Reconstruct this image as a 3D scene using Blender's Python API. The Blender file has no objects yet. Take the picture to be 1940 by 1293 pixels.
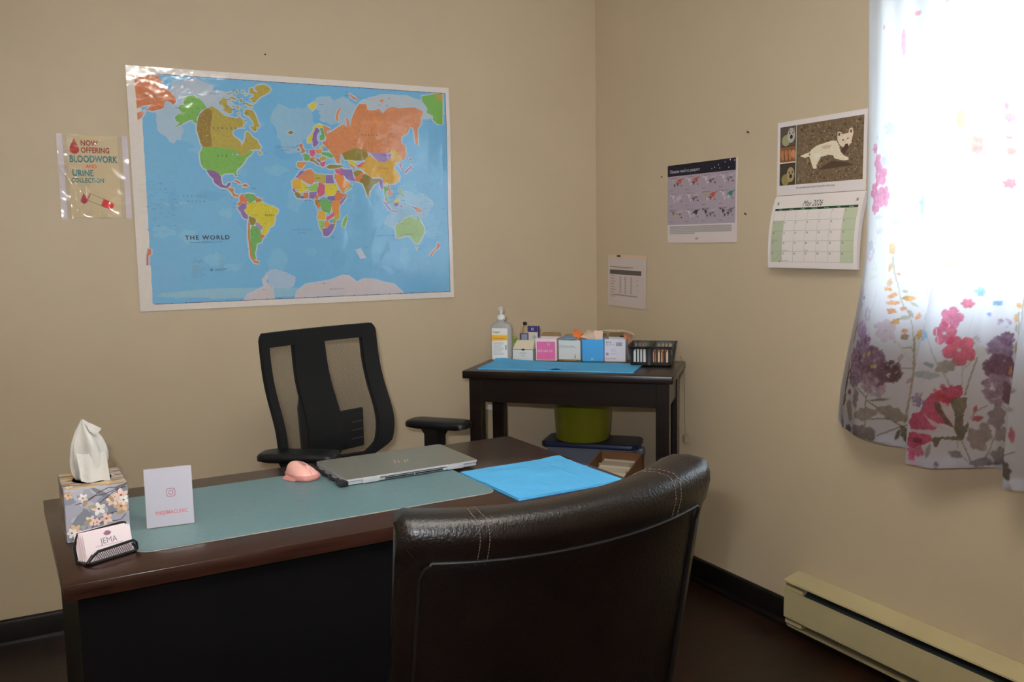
import bpy, bmesh, math, random
import numpy as np
from mathutils import Matrix, Vector, Euler

# ------------------------------------------------------------------ scene, camera, light, exposure
sc = bpy.context.scene
COL = sc.collection
sc.view_settings.view_transform = 'Standard'
sc.view_settings.look = 'None'
sc.view_settings.exposure = 0.06
sc.view_settings.gamma = 1.0
sc.view_settings.use_curve_mapping = False
sc.cycles.use_denoising = True
sc.cycles.max_bounces = 10
sc.cycles.diffuse_bounces = 6
sc.cycles.transparent_max_bounces = 16
sc.cycles.sample_clamp_indirect = 12.0

R = math.radians
H = 1.31
CAM = Vector((-1.6776 * H, -2.546 * H, H))
cam_d = bpy.data.cameras.new('camera'); cam = bpy.data.objects.new('camera', cam_d); COL.objects.link(cam)
cam_d.sensor_width = 36.0; cam_d.lens = 36.0 * 1717 / 1940; cam_d.clip_start = 0.02
_az, _p, _r = R(62.0), R(6.3), R(0.9)
_f = Vector((math.cos(_az) * math.cos(_p), math.sin(_az) * math.cos(_p), -math.sin(_p)))
_r0 = Vector((math.sin(_az), -math.cos(_az), 0)); _u0 = _r0.cross(_f)
_rt = _r0 * math.cos(_r) - _u0 * math.sin(_r); _up = _rt.cross(_f)
cam.matrix_world = Matrix(((_rt.x, _up.x, -_f.x, CAM.x), (_rt.y, _up.y, -_f.y, CAM.y), (_rt.z, _up.z, -_f.z, CAM.z), (0, 0, 0, 1)))
sc.camera = cam

w = bpy.data.worlds.new('sky'); sc.world = w; w.use_nodes = True
wn = w.node_tree; wn.nodes.clear()
wo = wn.nodes.new('ShaderNodeOutputWorld'); wb = wn.nodes.new('ShaderNodeBackground')
wt = wn.nodes.new('ShaderNodeTexCoord'); wsx = wn.nodes.new('ShaderNodeSeparateXYZ'); wr = wn.nodes.new('ShaderNodeValToRGB')
wr.color_ramp.elements[0].position = 0.0; wr.color_ramp.elements[0].color = (0.93, 0.96, 1.0, 1)
wr.color_ramp.elements[1].position = 0.7; wr.color_ramp.elements[1].color = (0.70, 0.84, 1.0, 1)
wn.links.new(wt.outputs['Generated'], wsx.inputs[0]); wn.links.new(wsx.outputs['Z'], wr.inputs[0])
wn.links.new(wr.outputs[0], wb.inputs['Color']); wn.links.new(wb.outputs[0], wo.inputs[0])
SKY = 14.5
wb.inputs['Strength'].default_value = SKY

# window opening in the right-hand wall (plane x = 0)
WY0, WY1, WZ0, WZ1 = -1.455, -2.72, 1.06, 2.12
ld = bpy.data.lights.new('window_portal', 'AREA'); ld.shape = 'RECTANGLE'; ld.size = abs(WY1 - WY0); ld.size_y = WZ1 - WZ0
ld.cycles.is_portal = True
lo = bpy.data.objects.new('window_portal', ld); COL.objects.link(lo)
lo.location = (0.16, (WY0 + WY1) / 2, (WZ0 + WZ1) / 2); lo.rotation_euler = (0, R(90), 0)
lo.rotation_euler = Matrix(((0, 0, 1), (-1, 0, 0), (0, -1, 0))).to_euler()  # local -Z looks to -X
# the camera's own flash, a little left of and above the lens
fd = bpy.data.lights.new('camera_flash', 'AREA'); fd.shape = 'RECTANGLE'; fd.size = 0.05; fd.size_y = 0.03
fd.energy = 10.5; fd.color = (0.96, 0.985, 1.04); fd.spread = R(100)
fo = bpy.data.objects.new('camera_flash', fd); COL.objects.link(fo)
fo.matrix_world = cam.matrix_world @ Matrix.Rotation(R(19), 4, 'X')
fo.location = CAM - _rt * 0.07 + _up * 0.09 + _f * 0.02
# the flash head is turned up: most of its light reaches the room off the ceiling
bd = bpy.data.lights.new('bounced_flash', 'SPOT'); bd.energy = 700.0; bd.color = (1.0, 0.98, 0.97); bd.spot_size = R(85); bd.spot_blend = .8; bd.shadow_soft_size = .03
bo = bpy.data.objects.new('bounced_flash', bd); COL.objects.link(bo)
_bd = Vector((math.cos(_az) * math.sin(R(28)), math.sin(_az) * math.sin(R(28)), math.cos(R(28))))
bo.location = CAM + Vector((0, 0, .14)); bo.rotation_euler = _bd.to_track_quat('-Z', 'Y').to_euler()

# ------------------------------------------------------------------ helpers
def lin(c):
    c = c / 255.0
    return c / 12.92 if c <= 0.04045 else ((c + 0.055) / 1.055) ** 2.4

def C(r, g, b, k=1.0):
    return (min(lin(r) * k, .92), min(lin(g) * k, .92), min(lin(b) * k, .92), 1.0)

def S(r, g, b):            # colour of a thing as it reads in dim light, turned into its own colour
    return C(r, g, b, 1.75)

def mat(name, col=(.5, .5, .5, 1), rough=.6, spec=.5, metal=0.0, attr=False, noise=None, bump=None, coat=0.0, coat_rough=.1,
        trans=0.0, alpha=1.0, sheen=0.0, coatbump=False, ior=1.45):
    m = bpy.data.materials.new(name); m.use_nodes = True
    nt = m.node_tree; p = nt.nodes['Principled BSDF']
    p.inputs['Base Color'].default_value = col; p.inputs['Roughness'].default_value = rough
    p.inputs['Specular IOR Level'].default_value = spec; p.inputs['Metallic'].default_value = metal
    p.inputs['Coat Weight'].default_value = coat; p.inputs['Coat Roughness'].default_value = coat_rough
    p.inputs['Transmission Weight'].default_value = trans; p.inputs['Alpha'].default_value = alpha
    p.inputs['IOR'].default_value = ior
    if sheen: p.inputs['Sheen Weight'].default_value = sheen
    tc = nt.nodes.new('ShaderNodeTexCoord')
    base = None
    if attr:
        a = nt.nodes.new('ShaderNodeAttribute'); a.attribute_name = 'Col'; base = a.outputs['Color']
    if noise:               # (scale, amount, stretch)
        mp = nt.nodes.new('ShaderNodeMapping'); mp.inputs['Scale'].default_value = noise[2] if len(noise) > 2 else (1, 1, 1)
        nt.links.new(tc.outputs['Object'], mp.inputs[0])
        n = nt.nodes.new('ShaderNodeTexNoise'); n.inputs['Scale'].default_value = noise[0]; n.inputs['Detail'].default_value = 5
        nt.links.new(mp.outputs[0], n.inputs['Vector'])
        mr = nt.nodes.new('ShaderNodeMapRange'); mr.inputs[1].default_value = .3; mr.inputs[2].default_value = .7
        mr.inputs[3].default_value = 1 - noise[1]; mr.inputs[4].default_value = 1 + noise[1]
        nt.links.new(n.outputs['Fac'], mr.inputs[0])
        mx = nt.nodes.new('ShaderNodeVectorMath'); mx.operation = 'SCALE'
        if base: nt.links.new(base, mx.inputs[0])
        else: mx.inputs[0].default_value = col[:3]
        nt.links.new(mr.outputs[0], mx.inputs['Scale']); base = mx.outputs[0]
    if base: nt.links.new(base, p.inputs['Base Color'])
    if bump:                # (scale, distance)
        n2 = nt.nodes.new('ShaderNodeTexNoise'); n2.inputs['Scale'].default_value = bump[0]; n2.inputs['Detail'].default_value = 4
        nt.links.new(tc.outputs['Object'], n2.inputs['Vector'])
        b = nt.nodes.new('ShaderNodeBump'); b.inputs['Distance'].default_value = bump[1]
        nt.links.new(n2.outputs['Fac'], b.inputs['Height'])
        if coatbump: nt.links.new(b.outputs[0], p.inputs['Coat Normal'])
        else: nt.links.new(b.outputs[0], p.inputs['Normal'])
    return m

class MB:
    """collects geometry of ONE object"""
    def __init__(s): s.v = []; s.f = []; s.m = []; s.c = []; s.fn = None
    def add(s, verts, faces, m=0, c=None):
        o = len(s.v)
        s.v += [tuple(x) for x in verts]
        for f in faces:
            s.f.append(tuple(i + o for i in f)); s.m.append(m); s.c.append(c or (1, 1, 1, 1))
    def box(s, c, d, rot=None, m=0, col=None):
        x, y, z = d[0] / 2, d[1] / 2, d[2] / 2
        vs = [Vector(q) for q in ((-x, -y, -z), (x, -y, -z), (x, y, -z), (-x, y, -z), (-x, -y, z), (x, -y, z), (x, y, z), (-x, y, z))]
        if rot: vs = [rot @ q for q in vs]
        s.add([q + Vector(c) for q in vs], [(0, 3, 2, 1), (4, 5, 6, 7), (0, 1, 5, 4), (1, 2, 6, 5), (2, 3, 7, 6), (3, 0, 4, 7)], m, col)
    def b2(s, a, b, m=0, col=None):   # box from corner to corner
        s.box([(a[i] + b[i]) / 2 for i in range(3)], [abs(b[i] - a[i]) for i in range(3)], None, m, col)
    def rbox(s, c, d, r, seg=3, rot=None, m=0, col=None):
        bm = bmesh.new(); bmesh.ops.create_cube(bm, size=1)
        for v in bm.verts: v.co = Vector((v.co.x * d[0], v.co.y * d[1], v.co.z * d[2]))
        bmesh.ops.bevel(bm, geom=bm.edges[:], offset=r, segments=seg, profile=.5, affect='EDGES')
        if rot: bmesh.ops.transform(bm, matrix=rot.to_4x4(), verts=bm.verts)
        bm.verts.index_update()
        s.add([v.co + Vector(c) for v in bm.verts], [[v.index for v in f.verts] for f in bm.faces], m, col); bm.free()
    def prism(s, poly, z0, z1, m=0, col=None, M=None):
        n = len(poly); vs = [Vector((x, y, z0)) for x, y in poly] + [Vector((x, y, z1)) for x, y in poly]
        if M: vs = [M @ q for q in vs]
        s.add(vs, [tuple(range(n))[::-1], tuple(range(n, 2 * n))] + [(i, (i + 1) % n, n + (i + 1) % n, n + i) for i in range(n)], m, col)
    def tube(s, pts, r, n=10, closed=False, m=0, col=None, cap=True):
        P = [Vector(p) for p in pts]; k = len(P); rr = r if isinstance(r, (list, tuple)) else [r] * k
        rings = []; up = None
        for i in range(k):
            if closed: t = P[(i + 1) % k] - P[i - 1]
            else: t = P[min(i + 1, k - 1)] - P[max(i - 1, 0)]
            t.normalize()
            if up is None: up = t.orthogonal().normalized()
            else: up = (up - t * up.dot(t)); up = up.normalized() if up.length > 1e-6 else t.orthogonal().normalized()
            bi = t.cross(up)
            rings.append([P[i] + (up * math.cos(a) + bi * math.sin(a)) * rr[i] for a in [2 * math.pi * j / n for j in range(n)]])
        s.loft(rings, closed, cap, m, col)
    def loft(s, rings, closed=False, cap=True, m=0, col=None, ringclosed=True):
        n = len(rings[0]); k = len(rings); vs = [v for r in rings for v in r]; fs = []
        for i in range(k if closed else k - 1):
            a, b = i * n, ((i + 1) % k) * n
            for j in range(n if ringclosed else n - 1):
                j2 = (j + 1) % n; fs.append((a + j, a + j2, b + j2, b + j))
        if cap and not closed: fs += [tuple(range(n))[::-1], tuple((k - 1) * n + j for j in range(n))]
        s.add(vs, fs, m, col)
    def lathe(s, prof, n=24, c=(0, 0, 0), m=0, col=None, sx=1, sy=1):
        s.loft([[(c[0] + r * sx * math.cos(2 * math.pi * j / n), c[1] + r * sy * math.sin(2 * math.pi * j / n), c[2] + z) for j in range(n)] for r, z in prof], False, True, m, col)
    def cyl(s, p0, p1, r0, r1=None, n=16, m=0, col=None): s.tube([p0, p1], [r0, r0 if r1 is None else r1], n, False, m, col)
    # flat print in the local XY plane, z = distance from the sheet
    def poly(s, pts, z, col, m=0): s.add([(x, y, z) for x, y in pts], [tuple(range(len(pts)))], m, col)
    def rect(s, x0, y0, x1, y1, z, col, m=0): s.poly([(x0, y0), (x1, y0), (x1, y1), (x0, y1)], z, col, m)
    def ell(s, x, y, rx, ry, z, col, ang=0, n=14, m=0):
        ca, sa = math.cos(R(ang)), math.sin(R(ang))
        s.poly([(x + rx * math.cos(t) * ca - ry * math.sin(t) * sa, y + rx * math.cos(t) * sa + ry * math.sin(t) * ca) for t in [2 * math.pi * j / n for j in range(n)]], z, col, m)
    def line(s, pts, wd, z, col, m=0):
        for (x0, y0), (x1, y1) in zip(pts[:-1], pts[1:]):
            dx, dy = x1 - x0, y1 - y0; L = math.hypot(dx, dy) or 1; nx, ny = -dy / L * wd / 2, dx / L * wd / 2
            s.poly([(x0 + nx, y0 + ny), (x0 - nx, y0 - ny), (x1 - nx, y1 - ny), (x1 + nx, y1 + ny)], z, col, m)
    def text(s, body, x, y, size, z, col, sx=1.0, bold=0.0, align='LEFT', shear=0.0, space=1.0, m=0, ang=0):
        cu = bpy.data.curves.new('t', 'FONT'); cu.body = body; cu.size = size; cu.offset = bold * size; cu.align_x = align
        cu.shear = shear; cu.space_character = space; cu.resolution_u = 3
        ob = bpy.data.objects.new('t', cu); me = bpy.data.meshes.new_from_object(ob)
        ca, sa = math.cos(R(ang)), math.sin(R(ang))
        vs = [(x + v.co.x * sx * ca - v.co.y * sa, y + v.co.x * sx * sa + v.co.y * ca, z) for v in me.vertices]
        s.add(vs, [tuple(p.vertices) for p in me.polygons], m, col)
        bpy.data.objects.remove(ob); bpy.data.curves.remove(cu); bpy.data.meshes.remove(me)
    def build(s, name, mats, parent=None, smooth=True, angle=35, colors=False):
        me = bpy.data.meshes.new(name)
        vs = s.v if s.fn is None else [s.fn(v) for v in s.v]
        me.from_pydata([tuple(v) for v in vs], [], s.f)
        if not isinstance(mats, (list, tuple)): mats = [mats]
        for mm in mats: me.materials.append(mm)
        me.polygons.foreach_set('material_index', s.m)
        if colors:
            ca = me.color_attributes.new('Col', 'FLOAT_COLOR', 'CORNER')
            arr = np.repeat(np.array(s.c, dtype=np.float32), [len(f) for f in s.f], axis=0)
            ca.data.foreach_set('color', arr.ravel())
        if smooth:
            me.polygons.foreach_set('use_smooth', [True] * len(me.polygons)); me.set_sharp_from_angle(angle=R(angle))
        me.update()
        o = bpy.data.objects.new(name, me); COL.objects.link(o)
        if parent: o.parent = parent
        return o

def tag(o, label, cat, group=None):
    o['label'] = label; o['category'] = cat
    if group: o['group'] = group
    return o
def thing(name, label, cat, loc=(0, 0, 0), rz=0, group=None):
    o = bpy.data.objects.new(name, None); COL.objects.link(o); o.empty_display_size = .05
    o.location = loc; o.rotation_euler = (0, 0, R(rz)); return tag(o, label, cat, group)
def struct(name, mb, m, **k):
    o = mb.build(name, m, **k); o['kind'] = 'structure'; return o
def on_back(o, x, z, off=.0015):     # local X -> world X, local Y -> up, local Z -> into the room
    o.matrix_world = Matrix(((1, 0, 0, x), (0, 0, -1, -off), (0, 1, 0, z), (0, 0, 0, 1)))
def on_right(o, y, z, off=.0015):
    o.matrix_world = Matrix(((0, 0, -1, -off), (-1, 0, 0, y), (0, 1, 0, z), (0, 0, 0, 1)))

PRINT = mat('printed_paper', rough=.55, spec=.35, attr=True)
GLOSS = mat('laminated_print', rough=.55, attr=True, coat=1.0, coat_rough=.10, bump=(5.0, .007), coatbump=True, noise=(60, .025))
GLOSS.node_tree.nodes['Principled BSDF'].inputs['Coat IOR'].default_value = 2.0
CARD = mat('printed_card', rough=.5, attr=True)

# ------------------------------------------------------------------ room
WALL = mat('painted_wall', S(161, 148, 126), rough=.42, spec=.35, noise=(2.2, .025), bump=(55, .0004))
CEIL = mat('ceiling_paint', (.7, .68, .63, 1), rough=.9, noise=(3, .03))
TRIMM = mat('dark_baseboard', (.006, .005, .0045, 1), rough=.4, noise=(9, .2))
WHITEP = mat('white_vinyl', (.75, .76, .78, 1), rough=.35, noise=(4, .03))
# wood plank floor
FL = bpy.data.materials.new('dark_plank_floor'); FL.use_nodes = True
nt = FL.node_tree; p = nt.nodes['Principled BSDF']
tc = nt.nodes.new('ShaderNodeTexCoord'); bt = nt.nodes.new('ShaderNodeTexBrick')
bt.inputs['Color1'].default_value = (.028, .010, .0045, 1); bt.inputs['Color2'].default_value = (.011, .005, .0028, 1); bt.inputs['Mortar'].default_value = (.003, .002, .001, 1)
bt.inputs['Scale'].default_value = 1.0; bt.inputs['Brick Width'].default_value = 1.1; bt.inputs['Row Height'].default_value = .12
bt.inputs['Mortar Size'].default_value = .002; bt.inputs['Bias'].default_value = -.1
nz = nt.nodes.new('ShaderNodeTexNoise'); nz.inputs['Scale'].default_value = 7; nz.inputs['Detail'].default_value = 6
mp = nt.nodes.new('ShaderNodeMapping'); mp.inputs['Scale'].default_value = (1, 9, 1)
nt.links.new(tc.outputs['Object'], mp.inputs[0]); nt.links.new(mp.outputs[0], nz.inputs['Vector']); nt.links.new(tc.outputs['Object'], bt.inputs['Vector'])
mr = nt.nodes.new('ShaderNodeMapRange'); mr.inputs[1].default_value = .3; mr.inputs[2].default_value = .7; mr.inputs[3].default_value = .5; mr.inputs[4].default_value = 1.6
nt.links.new(nz.outputs[0], mr.inputs[0])
vm = nt.nodes.new('ShaderNodeVectorMath'); vm.operation = 'SCALE'
nt.links.new(bt.outputs['Color'], vm.inputs[0]); nt.links.new(mr.outputs[0], vm.inputs['Scale']); nt.links.new(vm.outputs[0], p.inputs['Base Color'])
p.inputs['Roughness'].default_value = .38

X0, Y0, ZC = -3.0, -4.7, 2.44
b = MB(); b.b2((X0, Y0, -.05), (0, 0, 0)); struct('floor', b, FL)
b = MB(); b.b2((X0 - .12, Y0 - .12, ZC), (.14, .12, ZC + .1)); struct('ceiling', b, CEIL)
b = MB(); b.b2((X0 - .12, 0, -.05), (.14, .12, ZC)); struct('wall_back', b, WALL)
b = MB(); b.b2((X0 - .12, Y0 - .12, -.05), (.14, Y0, ZC)); struct('wall_front', b, WALL)
b = MB(); b.b2((X0 - .12, Y0, -.05), (X0, 0, ZC)); struct('wall_left', b, WALL)
b = MB()
b.b2((0, Y0, -.05), (.14, WY1, ZC)); b.b2((0, WY0, -.05), (.14, 0, ZC))
b.b2((0, WY1, -.05), (.14, WY0, WZ0)); b.b2((0, WY1, WZ1), (.14, WY0, ZC)); struct('wall_right', b, WALL)
def baseboard(name, pts, nrm):
    # profile: board with an eased top and a quarter-round shoe
    prof = [(0, 0), (.024, 0), (.022, .012), (.014, .02), (.014, .080), (.011, .088), (.004, .092), (0, .092)]
    (x0, y0), (x1, y1) = pts; rings = []
    for (x, y) in ((x0, y0), (x1, y1)): rings.append([(x + nrm[0] * d, y + nrm[1] * d, z) for d, z in prof])
    b = MB(); b.loft(rings); struct(name, b, TRIMM)
baseboard('baseboard_back', ((X0, 0), (0, 0)), (0, -1))
baseboard('baseboard_right', ((0, -.02), (0, Y0)), (-1, 0))
baseboard('baseboard_left', ((X0, Y0), (X0, -.02)), (1, 0))
baseboard('baseboard_front', ((X0 + .02, Y0), (-.02, Y0)), (0, 1))

# window: white vinyl slider
wroot = bpy.data.objects.new('window_1', None); COL.objects.link(wroot); wroot['kind'] = 'structure'
def frame(mb, y0, y1, z0, z1, x0, x1, wd):
    mb.b2((x0, y0, z0), (x1, y1, z0 + wd)); mb.b2((x0, y0, z1 - wd), (x1, y1, z1))
    mb.b2((x0, y0, z0), (x1, y0 - wd, z1)); mb.b2((x0, y1 + wd, z0), (x1, y1, z1))
b = MB(); frame(b, WY0, WY1, WZ0, WZ1, .05, .13, .045)
b.b2((-.012, WY0 - .02, WZ0 - .02), (.06, WY1 + .02, WZ0 + .004)); b.build('window_frame', WHITEP, wroot, smooth=False)
b = MB(); frame(b, WY0 - .045, -2.14, WZ0 + .045, WZ1 - .045, .09, .115, .05); b.build('window_sash', WHITEP, wroot, smooth=False)
b = MB(); frame(b, -2.08, WY1 + .045, WZ0 + .045, WZ1 - .045, .062, .088, .05); b.build('window_sash', WHITEP, wroot, smooth=False)
GLASS = bpy.data.materials.new('window_glass'); GLASS.use_nodes = True; g = GLASS.node_tree; g.nodes.clear()
go = g.nodes.new('ShaderNodeOutputMaterial'); gm = g.nodes.new('ShaderNodeMixShader'); gt = g.nodes.new('ShaderNodeBsdfTransparent'); gg = g.nodes.new('ShaderNodeBsdfGlossy')
gg.inputs['Roughness'].default_value = .02; gt.inputs['Color'].default_value = (.93, .96, .95, 1)
gf = g.nodes.new('ShaderNodeFresnel'); gf.inputs[0].default_value = 1.45
g.links.new(gf.outputs[0], gm.inputs[0]); g.links.new(gt.outputs[0], gm.inputs[1]); g.links.new(gg.outputs[0], gm.inputs[2]); g.links.new(gm.outputs[0], go.inputs[0])
b = MB(); b.b2((.101, WY0 - .09, WZ0 + .09), (.104, -2.095, WZ1 - .09)); b.build('pane', GLASS, wroot, smooth=False)
b = MB(); b.b2((.073, -2.125, WZ0 + .09), (.076, WY1 + .09, WZ1 - .09)); b.build('pane', GLASS, wroot, smooth=False)
# outside: lawn and a pale neighbouring wall
b = MB(); b.b2((-16, -14, -.8), (16, 10, -.7)); struct('ground', b, mat('lawn', (.10, .17, .04, 1), rough=.95, noise=(5, .4)))
b = MB(); b.b2((7.0, -4.4, -.7), (7.3, 3.44, 2.74))
for i in range(25): b.b2((6.985, -4.4, -.6 + i * .135), (7.0, 3.44, -.595 + i * .135 + .11))
struct('exterior', b, mat('pale_siding', (.55, .5, .48, 1), rough=.8, noise=(3, .05)), smooth=False)

# ------------------------------------------------------------------ ceiling lamp (behind and above the camera's view)
t = thing('ceiling_lamp', 'round frosted ceiling lamp glowing warm in the middle of the room', 'lamp', (-1.42, -2.56, ZC))
b = MB(); b.lathe([(.0, 0), (.15, 0), (.15, -.02), (.14, -.03), (0, -.03)], 36); b.build('lamp_base', WHITEP, t)
LE = bpy.data.materials.new('warm_lamp_glass'); LE.use_nodes = True; q = LE.node_tree.nodes['Principled BSDF']
q.inputs['Emission Color'].default_value = (1.0, .91, .78, 1); q.inputs['Emission Strength'].default_value = 22.0; q.inputs['Base Color'].default_value = (.8, .75, .65, 1)
b = MB(); b.lathe([(0, -.11), (.05, -.105), (.10, -.085), (.13, -.05), (.135, -.028), (0, -.028)], 36); b.build('lamp_shade', LE, t)

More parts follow.
